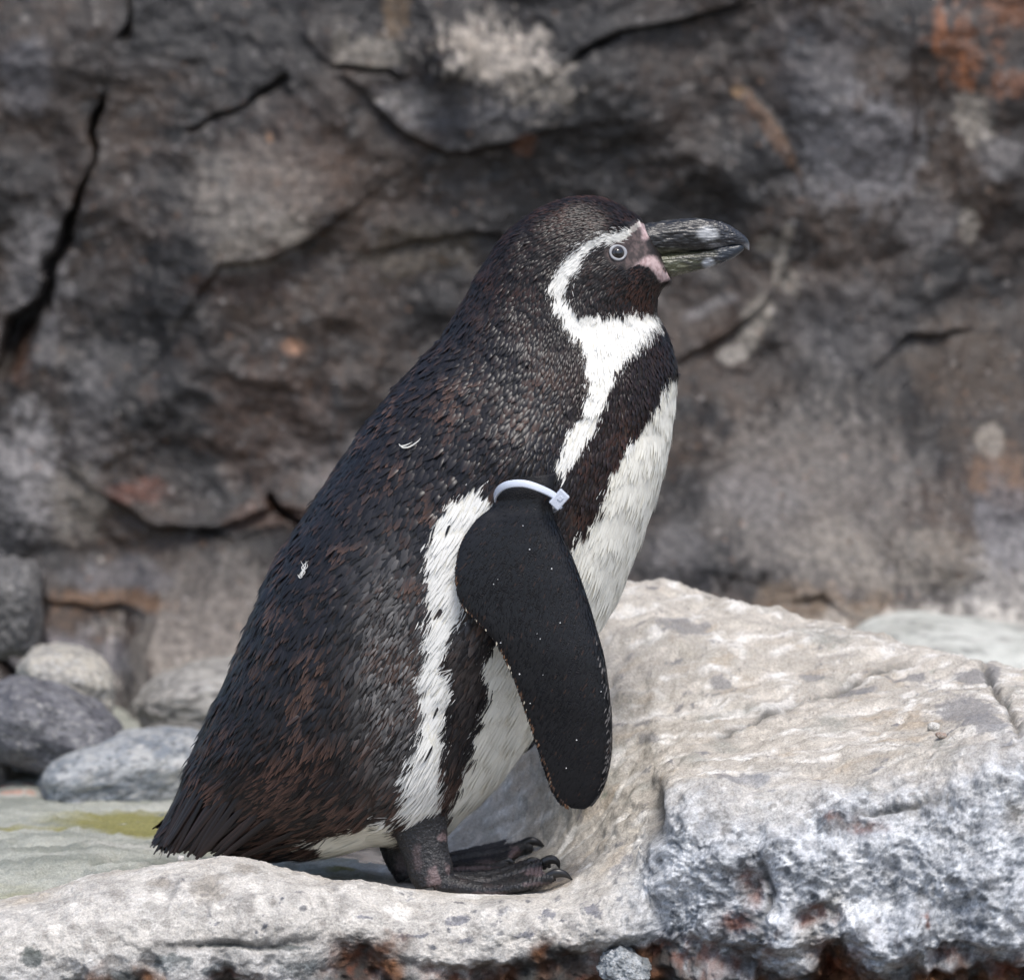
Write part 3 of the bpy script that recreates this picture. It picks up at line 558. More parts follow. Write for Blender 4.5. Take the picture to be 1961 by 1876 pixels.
tuft = rng.random(nF) < np.where(belly, .006, .014); lift = np.where(tuft, lift*2.6, lift)
sect = [(0, .55, -.6), (.35, 1.0, .5), (.72, .82, .9), (1.0, .10, 1.0)]   # along, half width, height
def vanes(Pr, Tr, Br, Nr, L, W, lift, cA, cE, cT, camber=np.float64(.22), droop=0.0, sect=sect):
    """12-vertex vanes; colours: centre, edge, tip"""
    n_ = len(Pr); V = np.zeros((n_, 12, 3)); Cc = np.zeros((n_, 12, 3))
    for a, (t, w, h) in enumerate(sect):
        c = Pr+Tr*(L*t*PX)[:, None]+Nr*((lift*h-droop*t*t*L)*PX)[:, None]
        for b, sg in enumerate((-1, 0, 1)):
            V[:, a*3+b] = c+Br*(W*.5*w*sg*PX)[:, None]+Nr*((camber*W*w*(0.5 if sg == 0 else -.5))*PX)[:, None]
            Cc[:, a*3+b] = mix(mix(cA, cE, np.full(n_, .75 if sg else 0.)*(t > .2)), cT, np.full(n_, [0, 0, .35, 1][a]))
    f = np.array([[a*3+b, a*3+b+1, a*3+b+4, a*3+b+3] for a in range(3) for b in range(2)])
    return V.reshape(-1, 3), (np.arange(n_)[:, None, None]*12+f[None]).reshape(-1, 4), Cc.reshape(-1, 3)
hd = 1-sst(8, 12, fs); chest = sst(1050, 1120, qx)*(1-hd)*sst(620, 660, qy); low = sst(20, 24, fs)
r1 = rng.random(nF); r2 = rng.random(nF)
patch = sst(-.1, .35, fbm(Pr, 24, 3, off=33))
cA = mix((.0095, .0088, .0105), (.0075, .0055, .0052), hd); cA = mix(cA, (.011, .0055, .005), chest); cA = mix(cA, (.0075, .0062, .0066), low)
grey2 = np.exp(-(((qx-900)/40)**2+((qy-1250)/90)**2)); cA = mix(cA, (.165, .158, .152), np.clip(grey*1.25, 0, 1)*(.1+.9*r1)); cA = mix(cA, (.07, .058, .053), grey2*r1); cA = cA*(.6+.8*r2)[:, None]
brn = mix((.10, .058, .043), (.070, .032, .023), np.clip(hd+chest, 0, 1)); brn = mix(brn, (.085, .045, .034), low)
bw = np.clip(.25+.5*patch, 0, 1)*(rng.random(nF) < (.2+.45*patch+.15*hd))*(1-.6*np.exp(-((fs-10.5)/1.8)**2))
brownish = low*sst(1440, 1560, qy)*sst(420, 520, qx)*(rng.random(nF) < .4)
cA = mix(cA, (.07, .038, .028), np.clip(brownish, 0, 1)*.8)
cE = mix(cA, brn, bw*.8); cT = mix(cA, brn*1.25, np.clip(bw*1.3, 0, 1))
white = mix((.77, .765, .73), (.80, .78, .69), np.clip(belly*.8+.2*r1, 0, 1))*(.95+.07*r2)[:, None]
cA = np.where(isw[:, None], white, cA); cE = np.where(isw[:, None], white*.97, cE); cT = np.where(isw[:, None], white*1.03, cT)
nearm = ismv & ~isw
cA = np.where(nearm[:, None], (.05, .028, .023), cA)
bi = np.where(edge & ok & (fs > 3))[0]; bi = np.concatenate([bi, bi, bi]); sh = rng.uniform(-7, 7, (len(bi), 2))*PX
Px = Pr[bi]+Tr[bi]*sh[:, :1]+Br[bi]*sh[:, 1:]+Nr[bi]*(1.0*PX); an = rng.normal(0, .16, len(bi))[:, None]
V3, F3_, C3_ = vanes(Px, Tr[bi]*np.cos(an)+Br[bi]*np.sin(an), Br[bi]*np.cos(an)-Tr[bi]*np.sin(an), Nr[bi], Lf[bi]*.8, Wf[bi]*.42, lift[bi], cA[bi], cE[bi], cT[bi], .05)
V, F, C = vanes(Pr[ok], Tr[ok], Br[ok], Nr[ok], Lf[ok], Wf[ok], lift[ok], cA[ok], cE[ok], cT[ok], np.where(belly, .03, np.where(isw, .10, .2))[ok])
V, F, C = np.concatenate([V, V3]), np.concatenate([F, F3_+len(V)]), np.concatenate([C, C3_])
obj('plumage', mesh_np('plumage', V, F, C), M_feather, body, kind='stuff')

# tail: stiff long feathers
nT = 220
tpx = []
for k in range(nT):
    a = rng.random(); w = rng.uniform(-1, 1)
    s_ = rng.uniform(24.4, 27.0); t_ = (rng.normal(0, .20 if k % 3 else .5)*NT) % NT
    tpx.append((s_, t_))
tp = np.array(tpx); Pt = bil(BP, tp[:, 0], tp[:, 1]); Nt_ = bil(BN, tp[:, 0], tp[:, 1]); Nt_ /= np.linalg.norm(Nt_, axis=1)[:, None]
endp = at(rng.uniform(306, 440, nT), rng.uniform(1596, 1626, nT), 0); endp[:, 1] = Pt[:, 1]*.75
frac = np.clip((proj(Pt)[0]-360)/190, 0, 1); e0x = 304+frac*150; endp2 = at(e0x+rng.normal(0, 7, nT), 1604+(rng.random(nT)-.35)*34*(1-frac)+rng.normal(0, 4, nT)+frac*12, 0); endp2[:, 1] = Pt[:, 1]*.8
Dv = endp2-Pt; Lt = np.linalg.norm(Dv, axis=1)/PX; Tt = Dv/np.linalg.norm(Dv, axis=1)[:, None]
Nt_ -= Tt*(Nt_*Tt).sum(1)[:, None]; Nt_ /= np.linalg.norm(Nt_, axis=1)[:, None]; Bt = np.cross(Nt_, Tt)
ct_ = np.tile((.011, .010, .011), (nT, 1))*rng.uniform(.6, 1.4, (nT, 1)); ce_ = mix(ct_, (.06, .03, .021), rng.random(nT)*.8)
V, F, C = vanes(Pt, Tt, Bt, Nt_, Lt, np.full(nT, 11.)*rng.uniform(.8, 1.2, nT), rng.uniform(1, 4, nT), ct_, ce_, mix(ct_, (.05, .027, .02), rng.random(nT)*.6), .22, 0.0, [(0, .6, -.6), (.4, 1.0, .5), (.8, .95, .9), (1.0, .45, 1.0)])
obj('tail', mesh_np('tail', V, F, C), M_feather, peng)

# eyes
M_iris = plain('iris', (.020, .016, .015), .12, .7); M_pupil = plain('pupil', (.006, .006, .007), .05, .8); M_lid = plain('eyelid_skin', (.30, .305, .32), .4, .5)
def sphere(name, c, r, mat, parent, nrm, flat=1.0, seg=32):
    bm = bmesh.new(); bmesh.ops.create_uvsphere(bm, u_segments=seg, v_segments=seg//2, radius=r)
    me = bpy.data.meshes.new(name); bm.to_mesh(me); bm.free(); me.polygons.foreach_set('use_smooth', np.ones(len(me.polygons), bool))
    V = verts(me); V[:, 2] *= flat; q = Vector(nrm).to_track_quat('Z', 'Y').to_matrix(); V = V@np.array(q).T+np.array(c); me.vertices.foreach_set('co', V.astype(np.float32).ravel())
    return obj(name, me, mat, parent)
def torus(c, nrm, R_, r_, mat, name, parent, sq=1.0):
    a = np.linspace(0, 2*np.pi, 48, endpoint=False); b = np.linspace(0, 2*np.pi, 16, endpoint=False)
    Aa, Bb = np.meshgrid(a, b, indexing='ij'); rr = r_*(1+.18*np.sin(3*Aa+1)); V = np.stack([(R_+rr*np.cos(Bb))*np.cos(Aa), (R_+rr*np.cos(Bb))*np.sin(Aa)*sq, rr*.8*np.sin(Bb)], -1).reshape(-1, 3)
    q = np.array(Vector(nrm).to_track_quat('Z', 'Y').to_matrix()); V = V@q.T+c
    F = []
    for i in range(48):
        for j in range(16): F.append((i*16+j, ((i+1) % 48)*16+j, ((i+1) % 48)*16+(j+1) % 16, i*16+(j+1) % 16))
    return obj(name, mesh_np(name, V, np.array(F)), mat, parent)
ep, en = surf_at(*eyepx())
for sgn in (1, -1):
    c = ep*np.array([1, sgn, 1]); n_ = en*np.array([1, sgn, 1]); n_ = n_/np.linalg.norm(n_)
    e = sphere('eye', c-n_*9*PX, 16.5*PX, M_iris, peng, n_)
    sphere('pupil', c+n_*5.4*PX, 7.6*PX, M_pupil, e, n_, .5)
    torus(c+n_*1.5*PX, n_, 15.0*PX, 2.9*PX, M_lid, 'eyelid', e, .88)

# bill
M_bill = col_mat('bill_horn', .32, .35, .55, bump=(900, .0005), streak=((0, .1, 0), (.15, 1, 1)))
def loft(name, rows, mat, parent, colf, npts=120, nst=180, jag=0.0, pw=.85):
    """rows: (x, ytop, ybot, halfdepth) in photo units; stations along x"""
    a = np.array(rows, float); u = np.linspace(0, len(a)-1, nst); r = crom(a, u); t = np.linspace(0, 2*np.pi, npts, endpoint=False)
    cy_ = (r[:, 1]+r[:, 2])/2; hy = (r[:, 1]-r[:, 2])/2
    top = at(r[:, 0], r[:, 1], 0); bot = at(r[:, 0], r[:, 2], 0); C_ = (top+bot)/2; Up = (top-bot)/2
    V = C_[:, None]+Up[:, None]*(np.sign(np.cos(t))*np.abs(np.cos(t))**pw)[None, :, None]+np.array([0, -1, 0])*(r[:, 3]*PX)[:, None, None]*(np.sign(np.sin(t))*np.abs(np.sin(t))**pw)[None, :, None]
    Pv = V.reshape(-1, 3); rad = (V-C_[:, None]); rad /= np.linalg.norm(rad, axis=-1, keepdims=True)+1e-9
    st_ = fbm(Pv*np.array([.13, 1, 1]), 620, 4, .6, off=2)
    if jag: V = V+rad*(jag*PX*st_.reshape(nst, npts)*sst(nst*.95, nst*.6, np.arange(nst))[:, None])[..., None]
    Pv = V.reshape(-1, 3); px, py = nearpx(Pv); col_ = colf(px, py, Pv, st_)
    F = gridF(nst, npts, True).tolist()+[list(range(npts))[::-1], [(nst-1)*npts+k for k in range(npts)]]
    me = bpy.data.meshes.new(name); me.from_pydata(Pv.tolist(), [], F); me.polygons.foreach_set('use_smooth', np.ones(len(me.polygons), bool)); set_col(me, col_)
    return obj(name, me, mat, parent)
def upc(px, py, Pv, st_):
    c = mix((.012, .012, .013), (.085, .085, .078), sst(.12, .45, st_)*.8); c = mix(c, (.006, .006, .007), sst(478, 481, py-(px-1334)*-.12)*.5); c = mix(c, (.10, .10, .06), sst(470, 486, py+7*st_)*sst(1340, 1290, px)*.8)
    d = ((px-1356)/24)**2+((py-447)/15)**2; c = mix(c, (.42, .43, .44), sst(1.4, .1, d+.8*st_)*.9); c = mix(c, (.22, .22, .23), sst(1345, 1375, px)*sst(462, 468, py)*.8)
    return mix(c, (.022, .024, .030), sst(1372, 1384, px+6*st_)*sst(474, 462, py))
def loc(px, py, Pv, st_):
    c = mix((.075, .078, .045), (.025, .025, .02), sst(-.1, .35, st_+(px-1300)/160)); c = mix(c, (.20, .19, .12), sst(.15, .5, fbm(Pv*np.array([.2, 1, 1]), 300, 3, off=9))*sst(1345, 1300, px)*.8)
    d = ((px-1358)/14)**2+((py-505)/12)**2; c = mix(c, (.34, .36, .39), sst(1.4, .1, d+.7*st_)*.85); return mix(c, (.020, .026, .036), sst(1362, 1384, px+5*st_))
loft('upper_bill', [(1212, 440, 488, 30), (1228, 432, 491, 34), (1250, 427, 490, 34), (1290, 422, 485, 30), (1334, 419, 481, 26), (1365, 422, 476, 23), (1385, 427, 472, 20), (1405, 437, 469, 16), (1420, 447, 470, 11), (1430, 456, 477, 7), (1435, 465, 480, 2)], M_bill, peng, upc, jag=4.5)
loft('lower_bill', [(1226, 488, 496, 26), (1245, 487, 504, 30), (1265, 485, 518, 30), (1283, 483, 529, 28), (1300, 482, 526, 25), (1330, 480, 519, 22), (1355, 477, 512, 20), (1380, 471, 504, 18), (1402, 467, 495, 15), (1416, 466, 486, 11), (1425, 468, 478, 5)], M_bill, peng, loc, jag=4)

# flippers
FP = [((1066, 905), (962, 915), -.094, 26), ((1062, 930), (950, 940), -.098, 24), ((1058, 960), (943, 968), -.101, 21), ((1062, 992), (916, 993), -.104, 22), ((1085, 1040), (889, 1032), -.108, 22), ((1102, 1080), (878, 1070), -.111, 22),
      ((1115, 1115), (875, 1108), -.114, 21), ((1130, 1160), (885, 1150), -.117, 20), ((1143, 1205), (914, 1184), -.120, 19), ((1157, 1255), (948, 1222), -.123, 18), ((1165, 1305), (972, 1264), -.125, 17),
      ((1171, 1355), (993, 1312), -.127, 15), ((1173, 1405), (1012, 1366), -.128, 13), ((1171, 1445), (1030, 1418), -.129, 11), ((1165, 1480), (1045, 1465), -.130, 8), ((1155, 1510), (1058, 1503), -.130, 7), ((1139, 1536), (1074, 1530), -.130, 5), ((1120, 1549), (1094, 1547), -.130, 2)]
fa = np.array([[*at(*f, Y), *at(*r, Y), w*PX] for f, r, Y, w in FP])
nfs, nft = 220, 72; fr = crom(fa, np.linspace(0, len(FP)-1, nfs)); t = np.linspace(0, 2*np.pi, nft, endpoint=False)
cf, sf = np.cos(t), np.sin(t); Cf = (fr[:, :3]+fr[:, 3:6])/2; Hf = (fr[:, :3]-fr[:, 3:6])/2
prof = np.sign(sf)*np.abs(sf)**.75*(1+.35*cf)                # thicker towards the leading edge
FV = Cf[:, None]+Hf[:, None]*cf[None, :, None]+np.array([0, -1, 0])*fr[:, 6][:, None, None]*prof[None, :, None]
FPv = FV.reshape(-1, 3); fpx, fpy = proj(FPv)
fst = fbm(np.stack([FPv[:, 0]*.9+FPv[:, 2]*.45, FPv[:, 1], FPv[:, 2]*.3-FPv[:, 0]*.1], -1), 160, 3)
sc_ = np.abs(np.sin((FPv[:, 0]*.35+FPv[:, 2])*2600))*np.abs(np.sin((FPv[:, 0]-FPv[:, 2]*.3)*2600))
fcol = mix((.004, .004, .005), (.009, .009, .011), sst(-.3, .5, fst+.5*np.tile(cf, nfs)))
lead = sst(.86, .97, np.tile(cf, nfs)); fcol = mix(fcol, (.17, .16, .16), lead*sst(-.1, .4, fbm(FPv, 260, 3, off=3))*sst(1180, 1230, fpy)*.9)
fcol = mix(fcol, (.10, .05, .03), sst(-.95, -1.0, np.tile(cf, nfs))*.6)
M_flip = col_mat('flipper_feathers', .38, .6, .2, bump=(1500, .0005), streak=((0, .55, 0), (.35, 1, 1)))
def flipper(sgn, rot):
    V = FPv.copy()
    if sgn < 0:
        V[:, 1] *= -1; c0 = Cf[2]*np.array([1, -1, 1]); d = V-c0; c, s = math.cos(rot), math.sin(rot); V = np.stack([c0[0]+d[:, 0]*c+d[:, 2]*s, V[:, 1], c0[2]-d[:, 0]*s+d[:, 2]*c], -1)
    F = gridF(nfs, nft, True).tolist()+[list(range(nft))[::-1], [(nfs-1)*nft+k for k in range(nft)]]
    me = bpy.data.meshes.new('flipper'); me.from_pydata(V.tolist(), [], F); me.polygons.foreach_set('use_smooth', np.ones(len(me.polygons), bool)); set_col(me, fcol)
    o = obj('flipper', me, M_flip, peng)
    # rows of tiny scale-like feathers over both faces
    n_ = 15000; u = rng.uniform(20, nfs-14, n_); v = rng.uniform(0, nft, n_); i = u.astype(int); jv = v.astype(int) % nft; G3 = V.reshape(nfs, nft, 3); f = (u-i)[:, None]
    E = G3[i, jv]*(1-f)+G3[i+1, jv]*f; g_ = (v-np.floor(v))[:, None]; E = E*(1-g_)+g_*(G3[i, (jv+1) % nft]*(1-f)+G3[i+1, (jv+1) % nft]*f)
    du = G3[i+1, jv]-G3[i, jv]; dv = G3[i, (jv+1) % nft]-G3[i, jv-1]; Nq = np.cross(du, dv); Nq /= np.linalg.norm(Nq, axis=1)[:, None]+1e-12; ctr = G3[i].mean(1); Nq *= np.sign((Nq*(E-ctr)).sum(1))[:, None]
    hv = Hf[i]/np.linalg.norm(Hf[i], axis=1)[:, None]; Tq = du/(np.linalg.norm(du, axis=1)[:, None]+1e-12)*.8-hv*.55; Tq -= Nq*(Tq*Nq).sum(1)[:, None]; Tq /= np.linalg.norm(Tq, axis=1)[:, None]; Bq = np.cross(Nq, Tq)
    ed = np.cos(t)[jv]; ca = mix((.005, .005, .006), (.009, .009, .0105), rng.random(n_)); ca = mix(ca, (.03, .016, .011), (rng.random(n_) < .03)*.8); tp_ = u/nfs
    ca = mix(ca, (.16, .15, .145), (ed > .93)*(rng.random(n_) < .35*sst(.45, .6, tp_))*.8)
    Vx, Fx, Cx = vanes(E, Tq, Bq, Nq, rng.uniform(9, 16, n_), rng.uniform(2.4, 3.6, n_), rng.uniform(.05, .4, n_), ca, ca*.85, ca*1.3, .07)
    obj('scale_feathers', mesh_np('scale_feathers', Vx, Fx, Cx), M_feather, o, kind='stuff')
    # short fringe along the trailing edge
    j0 = nft//2; edge = V.reshape(nfs, nft, 3)[45:-6, j0]; n_ = 420; u = rng.uniform(0, len(edge)-1.01, n_); i = u.astype(int); f = (u-i)[:, None]; E = edge[i]*(1-f)+edge[i+1]*f
    out = -(Hf[45:-6][i]); out = out/np.linalg.norm(out, axis=1)[:, None]; dn = np.gradient(edge, axis=0)[i]; dn /= np.linalg.norm(dn, axis=1)[:, None]
    Tq = out*.55+dn*.85; Tq /= np.linalg.norm(Tq, axis=1)[:, None]; E = E-out*(3*PX); E[:, 1] += rng.uniform(-3, 3, n_)*PX
    Nq = np.tile([0, -1., 0], (n_, 1)); Nq -= Tq*(Nq*Tq).sum(1)[:, None]; Bq = np.cross(Nq, Tq); k = u/len(edge)
    ca = mix((.02, .013, .011), (.12, .06, .03), sst(.2, .9, rng.random(n_))); ca = mix(ca, (.5, .45, .36), (rng.random(n_) < .35*np.exp(-((k-.45)/.22)**2))*.8)
    if sgn > 0:
        V2, F2, C2 = vanes(E, Tq, Bq, Nq, rng.uniform(7, 13, n_), rng.uniform(2.2, 4, n_), rng.uniform(0, 1, n_), ca, ca, ca*1.2)
        obj('feather_fringe', mesh_np('feather_fringe', V2, F2, C2), M_feather, o, kind='stuff')
        # dried water drops and grit
        pts = [(1012, 1052), (1058, 1088), (955, 1108), (945, 1118), (1030, 1212), (1035, 1222), (1075, 1192), (1000, 1005), (1150, 1325), (995, 1290), (1105, 1415), (960, 1230), (1015, 1345), (1085, 1470), (1042, 1292)]
        bm = bmesh.new()
        for a_, b_ in pts:
            near = np.where(FPv[:, 1] < np.tile(Cf[:, None, 1], (1, nft)).ravel())[0]; q = near[np.argmin((fpx[near]-a_)**2+(fpy[near]-b_)**2)]
            r = bmesh.ops.create_icosphere(bm, subdivisions=1, radius=rng.uniform(.7, 1.6)*PX)['verts']
            for v in r: v.co = Vector((v.co.x, v.co.y*.5, v.co.z))+Vector(FPv[q])+Vector((0, -1.2*PX, 0))
        m2 = bpy.data.meshes.new('water_speck'); bm.to_mesh(m2); bm.free(); obj('water_specks', m2, M_white, o, kind='stuff')
    return o
M_white = plain('white_grit', (.75, .75, .74), .4)
flipper(1, 0); flipper(-1, .2)

# feet
M_foot = col_mat('foot_skin', .38, .5, .5, bump=(900, .0007))
def tube(bm, pts, nring=16):
    """pts: (px,py,Y,r_across,r_depth)"""
    a = np.array([[*at(p_[0], p_[1], p_[2]), p_[3]*PX, p_[4]*PX] for p_ in pts]); n_ = 8*(len(pts)-1)+1; r = crom(a, np.linspace(0, len(pts)-1, n_))
    T_ = np.gradient(r[:, :3], axis=0); T_ /= np.linalg.norm(T_, axis=1)[:, None]
    Yv = np.array([0, 1., 0]); S1 = Yv-T_*(T_@Yv)[:, None]; S1 /= np.linalg.norm(S1, axis=1)[:, None]; S2 = np.cross(T_, S1)
    t = np.linspace(0, 2*np.pi, nring, endpoint=False); rings = []
    for k in range(n_):
        rings.append([bm.verts.new(r[k, :3]+S2[k]*r[k, 3]*math.cos(q)+S1[k]*r[k, 4]*math.sin(q)) for q in t])
    for k in range(n_-1):
        for q in range(nring): bm.faces.new((rings[k][q], rings[k][(q+1) % nring], rings[k+1][(q+1) % nring], rings[k+1][q]))
    bm.faces.new(rings[0][::-1]); bm.faces.new(rings[-1])
def solidify_tri(bm, quads, th_):
    for q in quads:
        up = [bm.verts.new(Vector(c)+Vector((0, 0, th_))) for c in q]; dn = [bm.verts.new(Vector(c)-Vector((0, 0, th_))) for c in q]; n_ = len(q)
        bm.faces.new(up); bm.faces.new(dn[::-1])
        for k in range(n_): bm.faces.new((up[k], dn[k], dn[(k+1) % n_], up[(k+1) % n_]))
M_claw = plain('claw_horn', (.016, .016, .017), .3, .5)
def make_foot(leg, toes, claws, pinks):
    bm = bmesh.new(); tube(bm, leg, 24)
    for t_ in toes: tube(bm, t_)
    for a_, b_ in zip(toes[:-1], toes[1:]):
        for k in range(len(a_)-2): solidify_tri(bm, [[at(*a_[k][:3]), at(*a_[k+1][:3]), at(*b_[k+1][:3]), at(*b_[k][:3])]], 3.5*PX)
    bmesh.ops.recalc_face_normals(bm, faces=bm.faces)
    me = bpy.data.meshes.new('foot'); bm.to_mesh(me); bm.free()
    tmp = bpy.data.objects.new('tmp', me); scene.collection.objects.link(tmp)
    md = tmp.modifiers.new('r', 'REMESH'); md.mode = 'VOXEL'; md.voxel_size = 2.2*PX; sm = tmp.modifiers.new('s', 'SMOOTH'); sm.iterations = 5; sm.factor = .5
    dg = bpy.context.evaluated_depsgraph_get(); me2 = bpy.data.meshes.new_from_object(tmp.evaluated_get(dg)); bpy.data.objects.remove(tmp)
    me2.name = 'foot'; V = verts(me2); nrm = np.zeros(len(V)*3, np.float32); me2.vertices.foreach_get('normal', nrm); nrm = nrm.reshape(-1, 3)
    px, py = proj(V); w1, w2, wi = worley(V, 420); V2 = V+nrm*((.0007*sst(0, .3, w2-w1)+.0005*fbm(V, 130, 2)))[:, None]
    wr = np.sin((px+.2*py)*.75)*np.exp(-(((px-1035)/28)**2)); V2 = V2+nrm*(.0008*wr)[:, None]
    me2.vertices.foreach_set('co', V2.astype(np.float32).ravel())
    c = mix((.008, .008, .009), (.020, .0195, .021), sst(0, .25, w2-w1)); c = mix(c, (.03, .02, .02), sst(.1, .4, fbm(V, 90, 3))*.5)
    for (a_, b_, r_, q_, s_) in pinks:
        d = np.hypot((px-a_)/r_, (py-b_)/q_); c = mix(c, (.20, .14, .14), s_*.75*sst(-.1, .5, 1-d+1.3*fbm(V, 170, 4, .65, off=4)))
    set_col(me2, c); me2.polygons.foreach_set('use_smooth', np.ones(len(me2.polygons), bool))
    o = obj('foot', me2, M_foot, peng)
    for cl in claws:
        bm = bmesh.new(); tube(bm, cl, 12); bmesh.ops.recalc_face_normals(bm, faces=bm.faces); m_ = bpy.data.meshes.new('claw'); bm.to_mesh(m_); bm.free()
        m_.polygons.foreach_set('use_smooth', np.ones(len(m_.polygons), bool)); obj('claw', m_, M_claw, o)
    return o
make_foot([(800, 1545, -.062, 56, 40), (806, 1590, -.064, 50, 34), (816, 1635, -.068, 43, 30), (826, 1670, -.072, 42, 30), (832, 1694, -.074, 36, 30)],
          [[(838, 1692, -.074, 22, 22), (930, 1704, -.090, 13, 19), (1005, 1694, -.104, 10, 15), (1045, 1682, -.108, 10, 12), (1062, 1680, -.109, 8, 9)],
           [(838, 1690, -.070, 22, 22), (930, 1688, -.072, 12, 17), (1000, 1668, -.074, 10, 14), (1035, 1655, -.074, 10, 12), (1052, 1652, -.074, 8, 9)],
           [(838, 1690, -.064, 20, 20), (915, 1684, -.052, 15, 16), (975, 1668, -.045, 12, 12), (1005, 1656, -.044, 10, 10), (1018, 1655, -.044, 8, 8)]],
          [[(1048, 1678, -.109, 8, 7), (1066, 1671, -.110, 9, 7), (1083, 1674, -.110, 6, 5), (1096, 1684, -.110, 1.2, 1.2)],
           [(1040, 1650, -.078, 8, 7), (1055, 1645, -.078, 9, 7), (1067, 1650, -.078, 6, 5), (1071, 1662, -.078, 1.2, 1.2)],
           [(1010, 1650, -.044, 7, 6), (1022, 1647, -.044, 7, 6), (1034, 1651, -.044, 5, 4), (1042, 1659, -.044, 1.2, 1.2)]],
          [(830, 1680, 16, 22, .9), (846, 1602, 12, 8, .9), (800, 1640, 10, 30, .35), (1025, 1668, 22, 9, .8), (1030, 1692, 40, 5, .5), (855, 1665, 5, 16, .6), (940, 1712, 60, 6, .5)])
make_foot([(764, 1560, .020, 48, 34), (760, 1600, .018, 38, 28), (768, 1640, .016, 32, 26), (786, 1676, .014, 28, 26)],
          [[(792, 1672, .016, 20, 20), (880, 1668, .010, 14, 15), (940, 1660, .008, 11, 12), (962, 1655, .008, 10, 10), (974, 1655, .008, 7, 7)],
           [(792, 1670, .022, 20, 20), (880, 1645, .040, 14, 15), (960, 1634, .052, 13, 13), (1000, 1622, .056, 13, 12), (1018, 1620, .056, 10, 10)],
           [(792, 1670, .030, 18, 18), (880, 1640, .064, 12, 13), (945, 1624, .085, 11, 11), (975, 1615, .090, 10, 10), (990, 1614, .09, 8, 8)]],
          [[(962, 1650, .008, 6, 6), (972, 1647, .008, 6, 5), (982, 1652, .008, 4.5, 4), (990, 1661, .008, 1, 1)],
           [(1000, 1616, .056, 9, 8), (1015, 1610, .056, 9, 8), (1030, 1613, .056, 7, 6), (1044, 1623, .056, 1.2, 1.2)],
           [(982, 1610, .09, 7, 6), (993, 1607, .09, 7, 6), (1003, 1611, .09, 5, 4), (1010, 1619, .09, 1, 1)]],
          [(984, 1634, 12, 16, .9), (905, 1662, 70, 5, .7), (930, 1650, 20, 5, .5), (770, 1650, 16, 28, .4)])

# ------------------------------------------------------------------ wing band (white plastic tie)
M_tie = plain('white_nylon', (.56, .60, .68), .32, .5, Subsurface_Weight=.25, Subsurface_Radius=(.003, .003, .003), Subsurface_Scale=.5)
tie = bpy.data.objects.new('cable_tie', None); scene.collection.objects.link(tie); tie.empty_display_size = .02
tie['label'] = 'white plastic cable tie looped round the near flipper of the penguin'; tie['category'] = 'cable tie'
lp = np.array([at(*q) for q in [(948, 957, -.100), (953, 940, -.114), (972, 928, -.1235), (1003, 926, -.1275), (1036, 936, -.1265), (1064, 951, -.119), (1072, 966, -.106), (1040, 982, -.088), (1000, 986, -.082), (962, 974, -.088)]])
cl = np.concatenate([lp[-2:], lp, lp[:3]]); ts = crom(cl, np.linspace(2, 12, 161)[:-1]); cen = ts.mean(0)
ax = np.array([.10, -.30, -1.0]); ax /= np.linalg.norm(ax)
tan = np.roll(ts, -1, 0)-np.roll(ts, 1, 0); tan /= np.linalg.norm(tan, axis=1)[:, None]
axs = ax-tan*(tan@ax)[:, None]; axs /= np.linalg.norm(axs, axis=1)[:, None]; on = np.cross(tan, axs); on *= np.sign((on*(ts-cen)).sum(1))[:, None]
hw, ht = 6.8*PX, 2.0*PX
prof_ = [(-hw, -ht), (-hw, ht*.6), (-hw*.8, ht), (hw*.8, ht), (hw, ht*.6), (hw, -ht)]
SV = np.stack([ts+axs*a_+on*b_ for a_, b_ in prof_], 1).reshape(-1, 3); n6 = len(prof_)
SF = np.array([[i*n6+j, i*n6+(j+1) % n6, ((i+1) % 160)*n6+(j+1) % n6, ((i+1) % 160)*n6+j] for i in range(160) for j in range(n6)])
obj('strap', mesh_np('strap', SV, SF), M_tie, tie)
def bevel_box(name, c, axes, half, mat, parent, bev):
    bm = bmesh.new(); bmesh.ops.create_cube(bm, size=2)
    Mx = np.array(axes)
    for v in bm.verts: v.co = Vector(c+sum(Mx[k]*half[k]*v.co[k] for k in range(3)))
    bmesh.ops.bevel(bm, geom=list(bm.edges), offset=bev, segments=3, profile=.6, affect='EDGES'); bmesh.ops.recalc_face_normals(bm, faces=bm.faces)
    me = bpy.data.meshes.new(name); bm.to_mesh(me); bm.free(); return obj(name, me, mat, parent)
i = int(np.argmin(np.linalg.norm(ts-at(1070, 955, -.1175), axis=1))); tA = tan[i]; aA = axs[i]; oA = on[i]
hc = at(1071, 956, -.1215)
d1 = at(1080, 948, -.121)-at(1062, 968, -.121); u1 = d1/np.linalg.norm(d1); u2 = at(1079, 964, -.121)-at(1062, 948, -.121); u2 /= np.linalg.norm(u2); u3 = np.cross(u1, u2)
hd_ = bevel_box('locking_head', hc, [u1, u2, u3], [17*PX, 11.5*PX, 9*PX], M_tie, tie, 2.5*PX)
bevel_box('pawl', hc+at(1073, 953, -.1215)-at(1071, 956, -.1215)-np.array([0, 9*PX, 0]), [u1, u2, u3], [4.5*PX, 4*PX, 1.5*PX], M_tie, hd_, .6*PX)
bevel_box('cut_end', hc+u2*9*PX-u1*9*PX, [u1, u2, u3], [2.5*PX, 5*PX, 6*PX], M_tie, hd_, .6*PX)

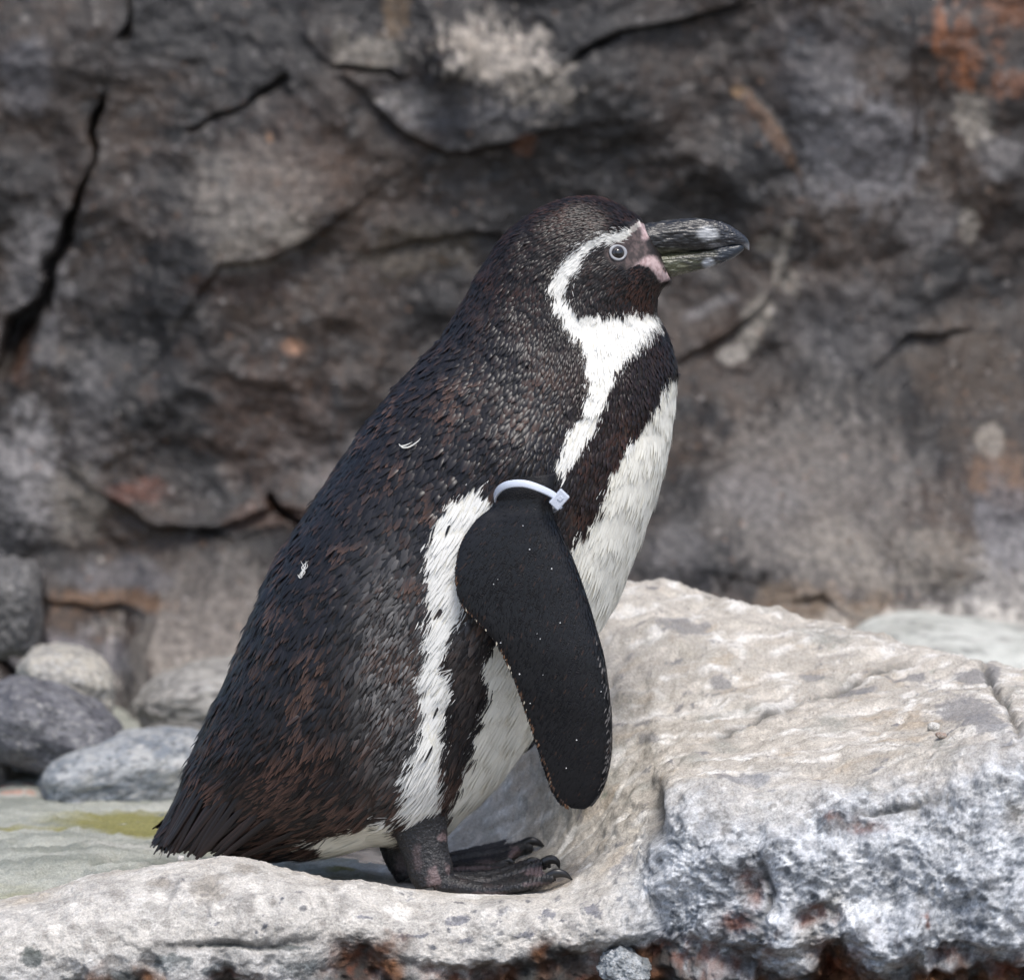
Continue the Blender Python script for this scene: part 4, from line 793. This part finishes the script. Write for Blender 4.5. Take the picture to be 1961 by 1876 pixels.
# ------------------------------------------------------------------ small things
M_down = plain('down', (.58, .57, .53), .7, .3)
def down(label, strands, seed, w0):
    """strands: lists of photo positions along the back; each a thin curved ribbon lying on the plumage"""
    Vs, Fs = [], []
    for pts in strands:
        c = crom(np.array(pts, float), np.linspace(0, len(pts)-1, 13)); p0, n0 = surf_at(*c[6]); p0 = p0+n0*7*PX
        a0 = at(c[:, 0], c[:, 1], p0[1]); a1 = at(c[:, 0], c[:, 1], p0[1]+.01); d0, d1_ = (a0-p0)@n0, (a1-p0)@n0
        p_ = at(c[:, 0], c[:, 1], p0[1]+.01*d0/(d0-d1_)); nn = np.tile(n0, (13, 1))
        tt = np.gradient(p_, axis=0); tt /= np.linalg.norm(tt, axis=1)[:, None]+1e-9; bb = np.cross(nn, tt); ww = w0*PX*np.sin(np.linspace(.35, np.pi-.1, 13))
        for q in range(13):
            Vs += [p_[q]+bb[q]*ww[q], p_[q]+nn[q]*ww[q]*.5, p_[q]-bb[q]*ww[q]]
            if q:
                k = len(Vs)-3; Fs += [(k-3, k-2, k+1, k), (k-2, k-1, k+2, k+1)]
    o = obj('down_feather', mesh_np('down_feather', np.array(Vs), np.array(Fs)), M_down); o['label'] = label; o['category'] = 'feather'
    return o
down('small curved pale moulted feather stuck on the upper back of the penguin', [[(766, 852), (772, 857), (785, 855), (800, 845), (806, 838)], [(764, 850), (768, 854), (778, 852), (790, 846)]], 1, 1.5)
rd = np.random.RandomState(4)
down('tiny white tuft of down stuck on the lower back of the penguin', [[(576+rd.normal(0, 3), 1104), (579+rd.normal(0, 3), 1095), (582+rd.normal(0, 4), 1086), (585+rd.normal(0, 4), 1078+rd.normal(0, 4))] for k in range(7)]+[[(570, 1100), (574, 1106), (580, 1104)]], 2, 1.1)
def pebble(name, label, px, py, rx, rz, c1_, c2_, seed, dz=.4, cat='pebble'):
    g_ = ledge_at(px, py); X, Y = proj(g_[None]); s = stone(name, label, px, py, float(g_[1]), rx, rz, rx*PX*.9, .2, c1_, c2_, seed, 2.6, .2, cat, .1, sub=4)
    s.location.z = g_[2]-rz*PX*dz; s.location.x = g_[0]; s.location.y = g_[1]; return s
pebble('pebble', 'small chalky white pebble lying on the beige top of the ledge', 1792, 1392, 12, 9, (.55, .53, .48), (.45, .43, .4), 21)
pebble('pebble', 'tiny flat brown pebble beside the chalky white one on the ledge', 1803, 1406, 11, 6, (.25, .15, .10), (.42, .38, .33), 22)
pebble('pebble', 'tiny white pebble on the lip of the ledge near the tail', 347, 1641, 7, 6, (.5, .48, .44), (.42, .4, .37), 23)
g_ = at(1198, 1850, -.175)
stone('rock_chunk', 'knobbly blue-grey rock chunk wedged in the rusty hollow under the ledge', 1198, 1856, -.208, 48, 36, .028, .5, (.17, .19, .205), (.40, .42, .43), 27, 3.2, .34, 'rock', .2)
